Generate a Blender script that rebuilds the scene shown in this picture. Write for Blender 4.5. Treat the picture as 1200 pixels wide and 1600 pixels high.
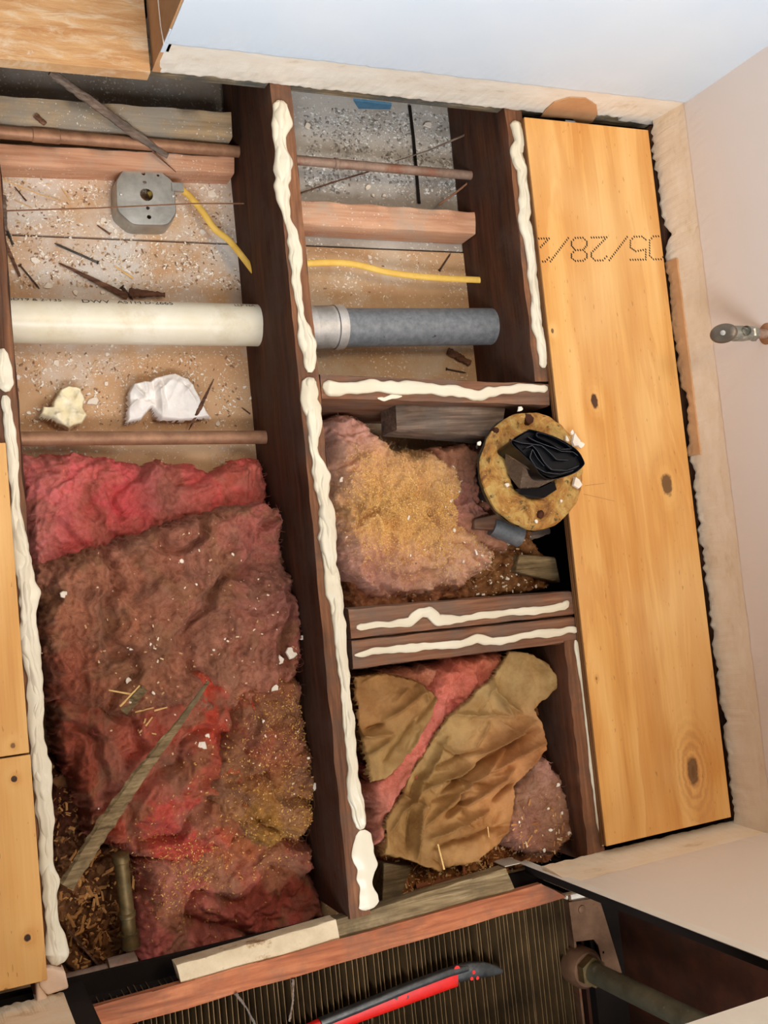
import bpy, bmesh, math, random
import numpy as np
from mathutils import Vector, Matrix
random.seed(7)
C = bpy.context.scene.collection
for o in list(bpy.data.objects): bpy.data.objects.remove(o)

# ------------------------------------------------------------------ camera, world, light
CR = np.array([[0.91105614, -0.09982033, 0.40001576], [-0.063686, -0.99267516, -0.10266505], [0.40733377, 0.06805823, -0.91073996]])
FP = 1637.834; H = 1.47
cam = bpy.data.cameras.new('camera'); camo = bpy.data.objects.new('camera', cam); C.objects.link(camo)
cam.sensor_fit = 'HORIZONTAL'; cam.sensor_width = 36; cam.lens = 36 * FP / 1200; cam.clip_start = .02
camo.matrix_world = Matrix(((CR[0][0], -CR[1][0], -CR[2][0], 0), (CR[0][1], -CR[1][1], -CR[2][1], 0), (CR[0][2], -CR[1][2], -CR[2][2], H), (0, 0, 0, 1)))
bpy.context.scene.camera = camo
w = bpy.data.worlds.new('world'); bpy.context.scene.world = w; w.use_nodes = True
w.node_tree.nodes['Background'].inputs[0].default_value = (.86, .84, .82, 1); w.node_tree.nodes['Background'].inputs[1].default_value = .22
def area(name, loc, target, sx, sy, power, col):
    l = bpy.data.lights.new(name, 'AREA'); l.shape = 'RECTANGLE'; l.size = sx; l.size_y = sy; l.energy = power; l.color = col
    o = bpy.data.objects.new(name, l); C.objects.link(o); o.location = loc
    o.rotation_euler = (Vector(target) - Vector(loc)).to_track_quat('-Z', 'Y').to_euler(); return o
area('window_daylight', (.30, -1.15, 1.75), (.55, .7, .1), 1.7, 1.2, 84, (.93, .965, 1.0))
area('ceiling_fixture', (.70, .42, 2.40), (.70, .40, 0), .45, .45, 13, (1.0, .80, .56))
vs = bpy.context.scene.view_settings
vs.view_transform = 'Standard'; vs.look = 'None'; vs.gamma = 1; vs.use_curve_mapping = False; vs.exposure = 0.2

# ------------------------------------------------------------------ helpers: survey of the photo
def ray(x, y): return CR.T @ np.array([(x - 600) / FP, (y - 800) / FP, 1.0])
def Z(x, y, z=0.0):
    r = ray(x, y); return Vector(np.array([0, 0, H]) + r * ((z - H) / r[2]))
def PX(x, y, c):
    r = ray(x, y); return Vector(np.array([0, 0, H]) + r * (c / r[0]))
def PY(x, y, c):
    r = ray(x, y); return Vector(np.array([0, 0, H]) + r * (c / r[1]))
def S(x, y, z=0.0): return (H - z) / -ray(x, y)[2] / FP       # metres per photo pixel
def PIX(P):                                                     # world arrays -> photo pixels
    v = (P - np.array([0, 0, H])) @ CR.T
    return 600 + FP * v[:, 0] / v[:, 2], 800 + FP * v[:, 1] / v[:, 2]

# ------------------------------------------------------------------ numpy noise
def _h(ix, iy, s):
    n = (ix.astype(np.int64) * 374761393 + iy.astype(np.int64) * 668265263 + s * 974634777) & 0xffffffff
    n = ((n ^ (n >> 13)) * 1274126177) & 0xffffffff
    return ((n ^ (n >> 16)) & 0xffff) / 65535.0
def pn(x, y, s=0):
    x = np.asarray(x, float); y = np.asarray(y, float)
    ix = np.floor(x); iy = np.floor(y); fx = x - ix; fy = y - iy
    def g(i, j):
        a = _h(ix + i, iy + j, s) * 2 * np.pi
        return np.cos(a) * (fx - i) + np.sin(a) * (fy - j)
    u = fx**3 * (fx * (fx * 6 - 15) + 10); v = fy**3 * (fy * (fy * 6 - 15) + 10)
    a = g(0, 0) * (1 - u) + g(1, 0) * u; b = g(0, 1) * (1 - u) + g(1, 1) * u
    return (a * (1 - v) + b * v) * 1.5
def fbm(x, y, s=0, o=4):
    t = 0; a = 1
    for k in range(o): t = t + a * pn(x * 2**k, y * 2**k, s + k); a *= .5
    return t
def ridged(x, y, s=0, o=4):
    t = 0; a = 1
    for k in range(o): t = t + a * (1 - np.abs(pn(x * 2**k, y * 2**k, s + k)) * 2); a *= .5
    return t / 1.9

# ------------------------------------------------------------------ helpers: objects
def lin(c): return tuple(((v / 255) / 12.92 if v / 255 <= .04045 else ((v / 255 + .055) / 1.055)**2.4) for v in c[:3]) + (1,)
def setp(o, label=None, cat=None, group=None, kind=None):
    if label: o['label'] = label
    if cat: o['category'] = cat
    if group: o['group'] = group
    if kind: o['kind'] = kind
    return o
def thing(name, label, cat, loc, group=None):
    o = bpy.data.objects.new(name, None); C.objects.link(o); o.location = loc; o.empty_display_size = .03
    return setp(o, label, cat, group)
def link(name, me, m, parent=None, smooth=False):
    """mesh data come in world coordinates; the origin goes to the base of the mesh or of the parent"""
    n = len(me.vertices); co = np.empty(n * 3); me.vertices.foreach_get('co', co); co = co.reshape(-1, 3)
    if parent:
        org = parent['_w'] if '_w' in parent else tuple(parent.location); org = np.array(org)
    else: org = np.array([(co[:, 0].min() + co[:, 0].max()) / 2, (co[:, 1].min() + co[:, 1].max()) / 2, co[:, 2].min()])
    me.vertices.foreach_set('co', (co - org).ravel()); me.update()
    if smooth: me.polygons.foreach_set('use_smooth', [True] * len(me.polygons))
    if m:
        me.materials.clear()
        for q in (m if isinstance(m, (list, tuple)) else [m]): me.materials.append(q)
    o = bpy.data.objects.new(name, me); C.objects.link(o)
    if parent: o.parent = parent
    else: o.location = org
    o['_w'] = [float(v) for v in org]
    return o
def mesh(verts, faces): 
    me = bpy.data.meshes.new('m'); me.from_pydata([tuple(v) for v in verts], [], faces); me.update(); return me
class MB:
    def __init__(s): s.v = []; s.f = []
    def add(s, v, f):
        b = len(s.v); s.v += [tuple(map(float, q)) for q in v]; s.f += [tuple(i + b for i in q) for q in f]; return s
    def box(s, a, b):
        (x0, y0, z0), (x1, y1, z1) = a, b
        return s.add([(x0, y0, z0), (x1, y0, z0), (x1, y1, z0), (x0, y1, z0), (x0, y0, z1), (x1, y0, z1), (x1, y1, z1), (x0, y1, z1)],
                     [(0, 3, 2, 1), (4, 5, 6, 7), (0, 1, 5, 4), (1, 2, 6, 5), (2, 3, 7, 6), (3, 0, 4, 7)])
    def prism(s, pts, z1, z0):
        n = len(pts); v = [(p[0], p[1], z1) for p in pts] + [(p[0], p[1], z0) for p in pts]
        return s.add(v, [tuple(range(n)), tuple(range(2 * n - 1, n - 1, -1))] + [(i, i + n, (i + 1) % n + n, (i + 1) % n) for i in range(n)])
    def tube(s, pts, rad, n=16, cap=True, flat=1.0, up=None, wob=0, seed=0):
        pts = [Vector(p) for p in pts]; m = len(pts); base = len(s.v); rng = random.Random(seed)
        if not isinstance(rad, (list, tuple)): rad = [rad] * m
        ref = Vector(up) if up else Vector((0, 0, 1))
        vs_ = []; 
        for i, p in enumerate(pts):
            d = (pts[min(i + 1, m - 1)] - pts[max(i - 1, 0)]).normalized()
            a = ref.cross(d)
            if a.length < .05: a = Vector((1, 0, 0)).cross(d)
            a.normalize(); b = d.cross(a).normalized()
            for k in range(n):
                t = 2 * math.pi * k / n; r = rad[i] * (1 + wob * (rng.random() - .5))
                vs_.append(p + a * math.cos(t) * r + b * math.sin(t) * r * flat)
        f = [(i * n + k, i * n + (k + 1) % n, (i + 1) * n + (k + 1) % n, (i + 1) * n + k) for i in range(m - 1) for k in range(n)]
        if cap: f += [tuple(range(n - 1, -1, -1)), tuple(range((m - 1) * n, m * n))]
        return s.add(vs_, f)
    def build(s, name, m, parent=None, smooth=False, bevel=0, seg=2):
        me = mesh(s.v, s.f); bm = bmesh.new(); bm.from_mesh(me); bmesh.ops.recalc_face_normals(bm, faces=bm.faces); bm.to_mesh(me); bm.free()
        o = link(name, me, m, parent, smooth)
        if bevel:
            b = o.modifiers.new('bevel', 'BEVEL'); b.width = bevel; b.segments = seg; b.limit_method = 'ANGLE'; b.angle_limit = .6
        if smooth and not bevel: auto(o)
        return o
def auto(o, ang=40):
    me = o.data; me.polygons.foreach_set('use_smooth', [True] * len(me.polygons))
    bm = bmesh.new(); bm.from_mesh(me)
    for e in bm.edges:
        if len(e.link_faces) == 2 and e.calc_face_angle(0) > math.radians(ang): e.smooth = False
    bm.to_mesh(me); bm.free(); return o
def plate(name, outline, holes, z0, z1, m, parent=None, bevel=.001, smooth=True):
    """horizontal sheet with holes"""
    cu = bpy.data.curves.new('c', 'CURVE'); cu.dimensions = '2D'; cu.fill_mode = 'BOTH'
    for pts in [outline] + holes:
        sp = cu.splines.new('POLY'); sp.points.add(len(pts) - 1); sp.use_cyclic_u = True
        for i, p in enumerate(pts): sp.points[i].co = (p[0], p[1], 0, 1)
    cu.extrude = (z1 - z0) / 2 - bevel; cu.bevel_depth = bevel; cu.bevel_resolution = 2; cu.offset = -bevel
    t = bpy.data.objects.new('t', cu); C.objects.link(t); bpy.context.view_layer.update()
    me = bpy.data.meshes.new_from_object(t.evaluated_get(bpy.context.evaluated_depsgraph_get()))
    bpy.data.objects.remove(t)
    for v in me.vertices: v.co.z += (z0 + z1) / 2
    o = link(name, me, m, parent)
    if smooth: auto(o, 50)
    return o
def circ(c, r, n=20, ry=None, a0=0): return [(c[0] + r * math.cos(a0 + 2 * math.pi * i / n), c[1] + (ry or r) * math.sin(a0 + 2 * math.pi * i / n)) for i in range(n)]
def dup(o, loc, rz=0, tilt=(0, 0), sc=1):
    c = o.copy(); C.objects.link(c); c.location = loc; c.rotation_euler = (tilt[0], tilt[1], rz)
    c.scale = (sc, sc, sc) if not isinstance(sc, tuple) else sc; return c

# ------------------------------------------------------------------ materials
class N:
    def __init__(s, name, rough=.8, metal=0, spec=.3):
        s.m = bpy.data.materials.new(name); s.m.use_nodes = True; s.t = s.m.node_tree; s.b = s.t.nodes['Principled BSDF']
        s.b.inputs['Roughness'].default_value = rough; s.b.inputs['Metallic'].default_value = metal; s.b.inputs['Specular IOR Level'].default_value = spec
        s.pos = s.t.nodes.new('ShaderNodeNewGeometry').outputs['Position']
    def put(s, k, v):
        if isinstance(v, bpy.types.NodeSocket): s.t.links.new(v, k)
        else: k.default_value = v
    def math(s, op, a, b=0.0, c=0.0):
        n = s.t.nodes.new('ShaderNodeMath'); n.operation = op
        for i, v in enumerate((a, b, c)): s.put(n.inputs[i], v)
        return n.outputs[0]
    def sc(s, scale, off=(0, 0, 0), rot=(0, 0, 0)):
        n = s.t.nodes.new('ShaderNodeMapping'); s.put(n.inputs[0], s.pos)
        n.inputs['Scale'].default_value = scale if isinstance(scale, tuple) else (scale,) * 3
        n.inputs['Location'].default_value = off; n.inputs['Rotation'].default_value = rot; return n.outputs[0]
    def noise(s, vec, detail=4, rough=.6, dist=0, scale=1):
        n = s.t.nodes.new('ShaderNodeTexNoise'); s.put(n.inputs['Vector'], vec); n.inputs['Scale'].default_value = scale
        n.inputs['Detail'].default_value = detail; n.inputs['Roughness'].default_value = rough; n.inputs['Distortion'].default_value = dist; return n.outputs[0]
    def voro(s, vec, scale=1, feat='F1'):
        n = s.t.nodes.new('ShaderNodeTexVoronoi'); s.put(n.inputs['Vector'], vec); n.inputs['Scale'].default_value = scale; n.feature = feat; return n.outputs[0], n.outputs[1]
    def ramp(s, v, stops, interp='LINEAR'):
        n = s.t.nodes.new('ShaderNodeValToRGB'); s.put(n.inputs[0], v); cr = n.color_ramp; cr.interpolation = interp
        while len(cr.elements) < len(stops): cr.elements.new(.5)
        for e, (p, c) in zip(cr.elements, stops):
            e.position = p; e.color = lin(c) if isinstance(c, tuple) else (c, c, c, 1)
        return n.outputs[0]
    def mix(s, f, a, b, mode='MIX'):
        n = s.t.nodes.new('ShaderNodeMix'); n.data_type = 'RGBA'; n.blend_type = mode
        for i, v in ((0, f), (6, a), (7, b)): s.put(n.inputs[i], lin(v) if isinstance(v, tuple) else v)
        return n.outputs[2]
    def col(s, c): s.put(s.b.inputs['Base Color'], lin(c) if isinstance(c, tuple) else c)
    def bump(s, h, st=.5, dist=.002):
        n = s.t.nodes.new('ShaderNodeBump'); s.put(n.inputs['Height'], h); n.inputs['Strength'].default_value = st; n.inputs['Distance'].default_value = dist
        s.t.links.new(n.outputs[0], s.b.inputs['Normal'])
    def attr(s, name='Col'):
        n = s.t.nodes.new('ShaderNodeAttribute'); n.attribute_name = name; return n.outputs['Color']
    def xyz(s):
        n = s.t.nodes.new('ShaderNodeSeparateXYZ'); s.t.links.new(s.pos, n.inputs[0]); return n.outputs

def wood(name, dark, midc, light, axis=1, fine=240, coarse=22, rough=.75, dirt=None, dirtamt=.5, bump=.5, speck=None):
    n = N(name, rough)
    def st(k, a): v = [k] * 3; v[axis] = k * a; return tuple(v)
    big = n.noise(n.sc(st(coarse, .12)), 5, .6, 1.2); fin = n.noise(n.sc(st(fine, .03)), 3, .6)
    t = n.math('ADD', n.math('MULTIPLY', big, .62), n.math('MULTIPLY', fin, .38))
    c = n.ramp(t, [(.34, dark), (.5, midc), (.66, light)])
    if dirt:
        d = n.ramp(n.noise(n.sc(11, (3, 1, 5)), 8, .7), [(.5 - .12 * dirtamt, 0.0), (.72 - .15 * dirtamt, 1.0)])
        c = n.mix(n.math('MULTIPLY', d, .8), c, dirt)
    if speck:
        q = n.ramp(n.noise(n.sc(260), 2, .5), [(.66, 0.0), (.69, 1.0)]); q2 = n.ramp(n.noise(n.sc(14, (9, 2, 1)), 3), [(.42, 0.0), (.6, 1.0)])
        c = n.mix(n.math('MULTIPLY', q, q2), c, speck)
    n.col(c); n.bump(t, bump, .0015); return n.m
def plain(name, c1, c2, scale=30, rough=.7, metal=0, bump=.3, detail=6, dist=.001, stain=None, stscale=8, stlo=.58, sthi=.66, spec=.3, speck=None):
    n = N(name, rough, metal, spec); f = n.noise(n.sc(scale), detail, .65)
    c = n.ramp(f, [(.3, c1), (.7, c2)])
    if stain: c = n.mix(n.ramp(n.noise(n.sc(stscale, (4, 7, 2)), 8, .7), [(stlo, 0.0), (sthi, 1.0)]), c, stain)
    if speck: c = n.mix(n.ramp(n.noise(n.sc(300, (1, 2, 3)), 2, .5), [(.64, 0.0), (.67, 1.0)]), c, speck)
    n.col(c); n.bump(f, bump, dist); return n.m
def plywood(name, knots, tint=(1, 1, 1)):
    n = N(name, .55, 0, .4); x, y, z = n.xyz()
    def tc(c): return tuple(min(255, c[i] * tint[i]) for i in range(3))
    warp = n.noise(n.sc((5, 1.4, 5)), 3, .5)
    # growth-ring cathedral: rings across x bent slowly along y and round the knots
    pull = 0.0; dk = 0.0; rg = 0.0
    for (kx, ky, rx, ry, deep, *rest) in knots:
        ax = n.math('DIVIDE', n.math('SUBTRACT', x, kx), rx); ay = n.math('DIVIDE', n.math('SUBTRACT', y, ky), ry)
        wob = n.math('MULTIPLY', n.math('SUBTRACT', n.noise(n.sc(90, (kx * 9, ky * 5, 0)), 4), .5), .9)
        d = n.math('ADD', n.math('SQRT', n.math('ADD', n.math('MULTIPLY', ax, ax), n.math('MULTIPLY', ay, ay))), wob)
        core = n.ramp(d, [(.0, deep), (.75, deep), (1.0, .0)])
        halo = n.math('POWER', 2.718, n.math('MULTIPLY', n.math('MULTIPLY', d, d), -.14))
        dk = n.math('MAXIMUM', dk, core)
        rings = n.math('MULTIPLY', halo, n.math('MULTIPLY', n.math('ADD', n.math('SINE', n.math('MULTIPLY', d, 8.5)), 1.0), .5))
        rg = n.math('MAXIMUM', rg, n.math('MULTIPLY', rings, deep if rest else deep * .12)); pull = n.math('ADD', pull, n.math('MULTIPLY', halo, .8))
    t = n.math('ADD', n.math('MULTIPLY', x, 11.0), n.math('ADD', n.math('MULTIPLY', warp, 5.0), pull))
    band = n.math('ADD', n.math('MULTIPLY', n.math('SINE', n.math('MULTIPLY', t, 5.0)), .5), .5)
    fin = n.noise(n.sc((260, 7, 260)), 3, .6); mid = n.noise(n.sc((26, 1.6, 26)), 4, .6)
    v = n.math('ADD', n.math('MULTIPLY', band, .2), n.math('ADD', n.math('MULTIPLY', mid, .55), n.math('MULTIPLY', fin, .25)))
    c = n.ramp(v, [(.26, tc((196, 130, 62))), (.44, tc((218, 158, 84))), (.6, tc((229, 174, 102))), (.8, tc((236, 190, 122)))])
    c = n.mix(n.ramp(n.noise(n.sc((9, .9, 9), (1, 2, 3)), 5, .6, 1.5), [(.52, 0.0), (.56, .5), (.72, .25)]), c, tc((204, 136, 66)))
    c = n.mix(n.ramp(n.noise(n.sc((4, 2.2, 4), (6, 2, 3)), 3), [(.45, 0.0), (.7, .5)]), c, tc((240, 200, 140)))
    c = n.mix(n.math('MULTIPLY', rg, .6), c, tc((150, 84, 36)))
    c = n.mix(dk, c, (62, 30, 20))
    s = n.ramp(n.noise(n.sc((300, 60, 300), (5, 5, 5)), 1), [(.73, 0.0), (.76, 1.0)])
    c = n.mix(n.math('MULTIPLY', s, .45), c, tc((140, 85, 40)))
    n.col(c); n.bump(v, .25, .001); return n.m

M = {}
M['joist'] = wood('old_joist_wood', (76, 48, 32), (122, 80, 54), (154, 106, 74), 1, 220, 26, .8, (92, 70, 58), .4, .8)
M['joist_shaded'] = wood('shaded_joist_wood', (46, 26, 16), (80, 46, 28), (108, 64, 40), 1, 200, 16, .8, (80, 60, 50), .5, .6)  # same timber for the sides, shade and warm bounce put into its colour
M['block'] = wood('blocking_wood', (84, 52, 36), (128, 86, 62), (152, 112, 86), 0, 240, 30, .8, (110, 92, 80), .6, .9)
M['furring'] = wood('furring_wood', (176, 120, 90), (206, 154, 122), (222, 178, 146), 0, 200, 20, .75, (188, 168, 150), .2, .4, (236, 226, 214))
M['furring_dirty'] = wood('dirty_furring_wood', (128, 104, 78), (176, 148, 112), (208, 176, 134), 0, 220, 24, .85, (150, 144, 134), .9, .7, (232, 226, 216))
M['greywood'] = wood('grey_weathered_wood', (66, 52, 44), (118, 98, 84), (158, 138, 122), 0, 260, 40, .85, (100, 92, 86), .5, 1)
M['stick'] = wood('weathered_lath', (74, 58, 38), (128, 106, 74), (166, 144, 108), 0, 300, 60, .85, (88, 74, 54), .5, 1)
M['darkstick'] = wood('dark_splinter', (52, 34, 26), (98, 66, 50), (140, 100, 76), 0, 300, 60, .85, None, 0, .8)
M['copper'] = plain('dull_copper', (134, 96, 72), (176, 132, 102), 40, .5, .25, .2, stain=(116, 120, 100), stscale=22, stlo=.6, sthi=.72)
M['copper_grey'] = plain('dusty_copper', (134, 112, 98), (176, 148, 130), 60, .6, .3, .4, stain=(150, 104, 84), stscale=18, stlo=.5, sthi=.6)
M['brass'] = plain('tarnished_brass', (88, 72, 44), (132, 108, 70), 60, .5, .5, .3, stain=(84, 92, 74), stscale=30, stlo=.55, sthi=.7)
M['pvc'] = plain('aged_white_pvc', (232, 220, 192), (246, 240, 224), 9, .35, 0, .05, stain=(214, 196, 160), stscale=12, stlo=.55, sthi=.8, spec=.5)
M['ink'] = plain('ink', (70, 62, 56), (86, 78, 70), 60, .8)
M['stamp'] = plain('stamp_ink', (34, 26, 20), (54, 40, 28), 200, .8)
M['greypipe'] = plain('grey_cast_pipe', (104, 108, 114), (140, 143, 146), 90, .5, .25, .3, stain=(56, 56, 62), stscale=26, stlo=.64, sthi=.68)
M['band'] = plain('stainless_band', (176, 172, 166), (216, 210, 204), 50, .4, .45, .1)
M['steel'] = plain('galvanized_box', (150, 148, 142), (190, 188, 182), 28, .36, .7, .1, stain=(206, 202, 196), stscale=14, stlo=.6, sthi=.75)
M['yellow'] = plain('yellow_cable', (226, 178, 74), (242, 202, 104), 40, .42, 0, .05, spec=.5)
M['gluew'] = plain('cream_adhesive', (222, 210, 184), (232, 222, 200), 12, .33, 0, .02, detail=1, spec=.5)
M['plaster'] = plain('plaster_chip', (226, 210, 190), (246, 236, 222), 60, .9)
M['tissue'] = plain('tissue', (240, 232, 226), (250, 246, 242), 30, .95, 0, .2)
M['foam'] = plain('cream_foam', (244, 226, 176), (252, 242, 214), 60, .8, 0, .6, dist=.003)
M['screwm'] = plain('dark_screw_steel', (58, 56, 54), (92, 88, 84), 90, .5, .6)
M['rustynail'] = plain('rusty_nail', (64, 48, 40), (104, 80, 66), 90, .7, .4)
M['rust'] = plain('rusty_sheet', (54, 28, 18), (88, 48, 30), 16, .75, .2, .4, stain=(46, 34, 28), stscale=6, stlo=.5, sthi=.7)
M['rustlip'] = wood('reddish_wood_strip', (128, 70, 44), (168, 98, 64), (194, 124, 84), 0, 120, 60, .8, (120, 84, 66), .3, .8)
M['bracket'] = plain('bracket_steel', (104, 74, 54), (140, 104, 78), 30, .6, .4, .2, stain=(120, 66, 44), stscale=20)
M['fin'] = plain('dusty_fin', (74, 56, 36), (132, 104, 68), 14, .7, .3, .1)
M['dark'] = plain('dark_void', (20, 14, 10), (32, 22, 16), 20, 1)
M['red'] = plain('red_paint', (196, 20, 16), (222, 34, 26), 40, .4, 0, .2, stain=(62, 60, 58), stscale=46, stlo=.62, sthi=.64, spec=.5)
M['iron'] = plain('dark_forged_steel', (62, 62, 62), (98, 98, 96), 60, .4, .7, .3)
M['black'] = plain('black_plastic', (5, 7, 12), (9, 11, 18), 20, .3, 0, .1, spec=.25)
M['bluepaint'] = plain('blue_paint', (52, 96, 128), (74, 118, 146), 60, .7, stain=(120, 110, 90), stscale=60)
M['kraftwall'] = plain('torn_brown_paper', (188, 138, 94), (206, 160, 116), 18, .9, 0, .2)
M['wire'] = plain('brown_wire', (120, 82, 60), (150, 108, 82), 60, .7)
M['straw'] = plain('pale_wood_splinter', (206, 160, 96), (232, 194, 130), 90, .8)
M['whitemetal'] = plain('white_painted_metal', (226, 214, 196), (238, 228, 212), 12, .45, 0, .05)
# painted walls
def paint(name, c1, c2, stain=None):
    n = N(name, .6, 0, .35); f = n.noise(n.sc(420), 2, .5); big = n.noise(n.sc(2.2), 3)
    c = n.ramp(big, [(.35, c1), (.65, c2)])
    if stain: c = n.mix(n.ramp(n.noise(n.sc(26, (2, 2, 2)), 5, .7), [(.71, 0.0), (.78, .55)]), c, stain)
    n.col(c); n.bump(f, .12, .0006); return n.m
M['paint_back'] = paint('daylit_white_paint', (208, 223, 238), (220, 230, 240), (206, 198, 186))  # cool daylight tint put into the white paint's base colour
M['paint_right'] = paint('pinkish_white_paint', (226, 214, 206), (230, 219, 212))
M['paint_front'] = paint('warm_white_paint', (232, 214, 194), (236, 220, 202))
def mud(name, c1, c2, c3):
    n = N(name, .85, 0, .2); f = n.noise(n.sc((14, 14, 30)), 8, .65); g = n.noise(n.sc(120), 3)
    c = n.ramp(f, [(.30, c3), (.40, c1), (.66, c2)])
    c = n.mix(n.ramp(n.noise(n.sc(30, (7, 1, 4)), 6, .7), [(.70, 0.0), (.76, .5)]), c, (186, 162, 134))
    n.col(c); n.bump(n.math('ADD', f, n.math('MULTIPLY', g, .3)), .7, .002); return n.m
M['mud_back'] = mud('bare_base_strip', (232, 222, 206), (240, 234, 222), (206, 190, 166))
M['mud_right'] = mud('bare_base_strip_beige', (222, 200, 174), (230, 212, 190), (208, 182, 150))
M['mud_front'] = mud('bare_base_strip_cream', (234, 208, 174), (240, 220, 192), (214, 182, 144))
# ceiling boards seen from above: brown board paper under white plaster dust and crumbs
def board(name, base1, base2, dusty, spk, dustbias, cx=None):
    n = N(name, .92, 0, .15); x, y, z = n.xyz()
    c = n.ramp(n.noise(n.sc(9), 5), [(.35, base1), (.65, base2)])
    d = n.noise(n.sc(7, (1, 4, 2)), 8, .68)
    d = n.math('ADD', d, n.math('MULTIPLY', n.math('SUBTRACT', y, .45), dustbias))
    c = n.mix(n.ramp(d, [(.48, 0.0), (.66, .95)]), c, dusty)
    q = n.ramp(n.noise(n.sc(230), 2, .5), [(.62, 0.0), (.66, 1.0)]); q2 = n.ramp(n.math('ADD', n.noise(n.sc(16, (5, 5, 2)), 4), n.math('MULTIPLY', n.math('SUBTRACT', y, .3), dustbias * .5)), [(.4, .0), (.62, .9)])
    c = n.mix(n.math('MULTIPLY', q, q2), c, spk)
    q = n.ramp(n.noise(n.sc(150, (8, 3, 1)), 3, .6), [(.70, 0.0), (.73, .8)]); c = n.mix(q, c, (120, 92, 70))
    n.col(c); n.bump(n.noise(n.sc(120), 5, .7), .4, .002); return n.m
M['board'] = board('ceiling_board_dusty', (196, 154, 116), (210, 172, 134), (214, 204, 194), (244, 238, 228), .5)
M['mortar'] = board('rough_plaster', (158, 148, 138), (178, 168, 156), (196, 190, 182), (228, 224, 218), .2)
M['greyboard'] = board('grey_dusty_board', (126, 112, 96), (148, 132, 116), (150, 142, 134), (214, 206, 198), .0)
M['paper_board'] = board('ceiling_board_paper', (186, 148, 110), (200, 164, 126), (206, 186, 162), (240, 230, 214), .1)
# insulation: colour comes with the vertices (the dye and the dirt of the wool itself)
def wool(name, dirt, sheen=.04):
    n = N(name, 1, 0, .05); a = n.attr()
    f = n.noise(n.sc(55, (2, 3, 4)), 9, .72, 1.5); g = n.noise(n.sc((420, 420, 420)), 4, .7, 2.0)
    c = n.mix(n.ramp(f, [(.42, 0.0), (.66, .75)]), a, dirt, 'MULTIPLY')
    c = n.mix(n.ramp(g, [(.5, 0.0), (.7, .16)]), c, (238, 190, 150), 'MIX')
    n.col(c); n.bump(n.math('ADD', n.math('MULTIPLY', f, .6), n.math('MULTIPLY', g, .5)), .9, .004)
    n.b.inputs['Sheen Weight'].default_value = sheen; n.b.inputs['Sheen Roughness'].default_value = .6; return n.m
M['wool'] = wool('pink_glass_wool', (210, 176, 146))
M['wool_brown'] = wool('dirty_glass_wool', (176, 132, 98))
def kraft():
    n = N('kraft_paper', .7, 0, .3); a = n.attr(); f = n.noise(n.sc(26), 7, .65); g = n.noise(n.sc(200), 3)
    c = n.mix(n.ramp(f, [(.4, 0.0), (.64, .6)]), a, (196, 170, 130), 'MULTIPLY'); n.col(c); n.bump(n.math('ADD', f, n.math('MULTIPLY', g, .2)), .6, .004); return n.m
M['kraft'] = kraft()
def vcol(name, rough=.9):
    n = N(name, rough, 0, .2); n.col(n.attr()); return n.m
M['vcol'] = vcol('loose_bits')
def debrism():
    n = N('debris', .95, 0, .1); a = n.attr(); v, cc = n.voro(n.sc(95), 1); f = n.noise(n.sc(60), 8, .7)
    c = n.mix(n.ramp(f, [(.35, 0.0), (.65, .9)]), a, (150, 110, 76), 'MULTIPLY'); c = n.mix(n.ramp(cc, [(.75, 0.0), (.8, .35)]), c, (170, 122, 78))
    n.col(c); n.bump(n.math('ADD', v, f), .8, .004); return n.m
M['debris'] = debrism()

# ------------------------------------------------------------------ height-field clumps
FIELDS = {}
def sdist(px, py, poly):
    d = np.full(px.shape, 1e9); ins = np.zeros(px.shape, bool); n = len(poly)
    for i in range(n):
        ax, ay = poly[i]; bx, by = poly[(i + 1) % n]
        ex, ey = bx - ax, by - ay; t = np.clip(((px - ax) * ex + (py - ay) * ey) / (ex * ex + ey * ey + 1e-12), 0, 1)
        d = np.minimum(d, np.hypot(px - ax - t * ex, py - ay - t * ey))
        c = ((ay > py) != (by > py)) & (px < (bx - ax) * (py - ay) / ((by - ay) if by != ay else 1e-12) + ax); ins ^= c
    return np.where(ins, d, -d)
def blobs(px, py, base, bl):
    W = np.full(px.shape, .05); c = np.outer(W, np.array(lin(base)[:3]))
    for (bx, by, r, cc) in bl:
        g = np.exp(-((px - bx)**2 + (py - by)**2) / (2 * r * r)) * 1.0; W = W + g; c += np.outer(g, np.array(lin(cc)[:3]))
    return c / W[:, None]
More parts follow.
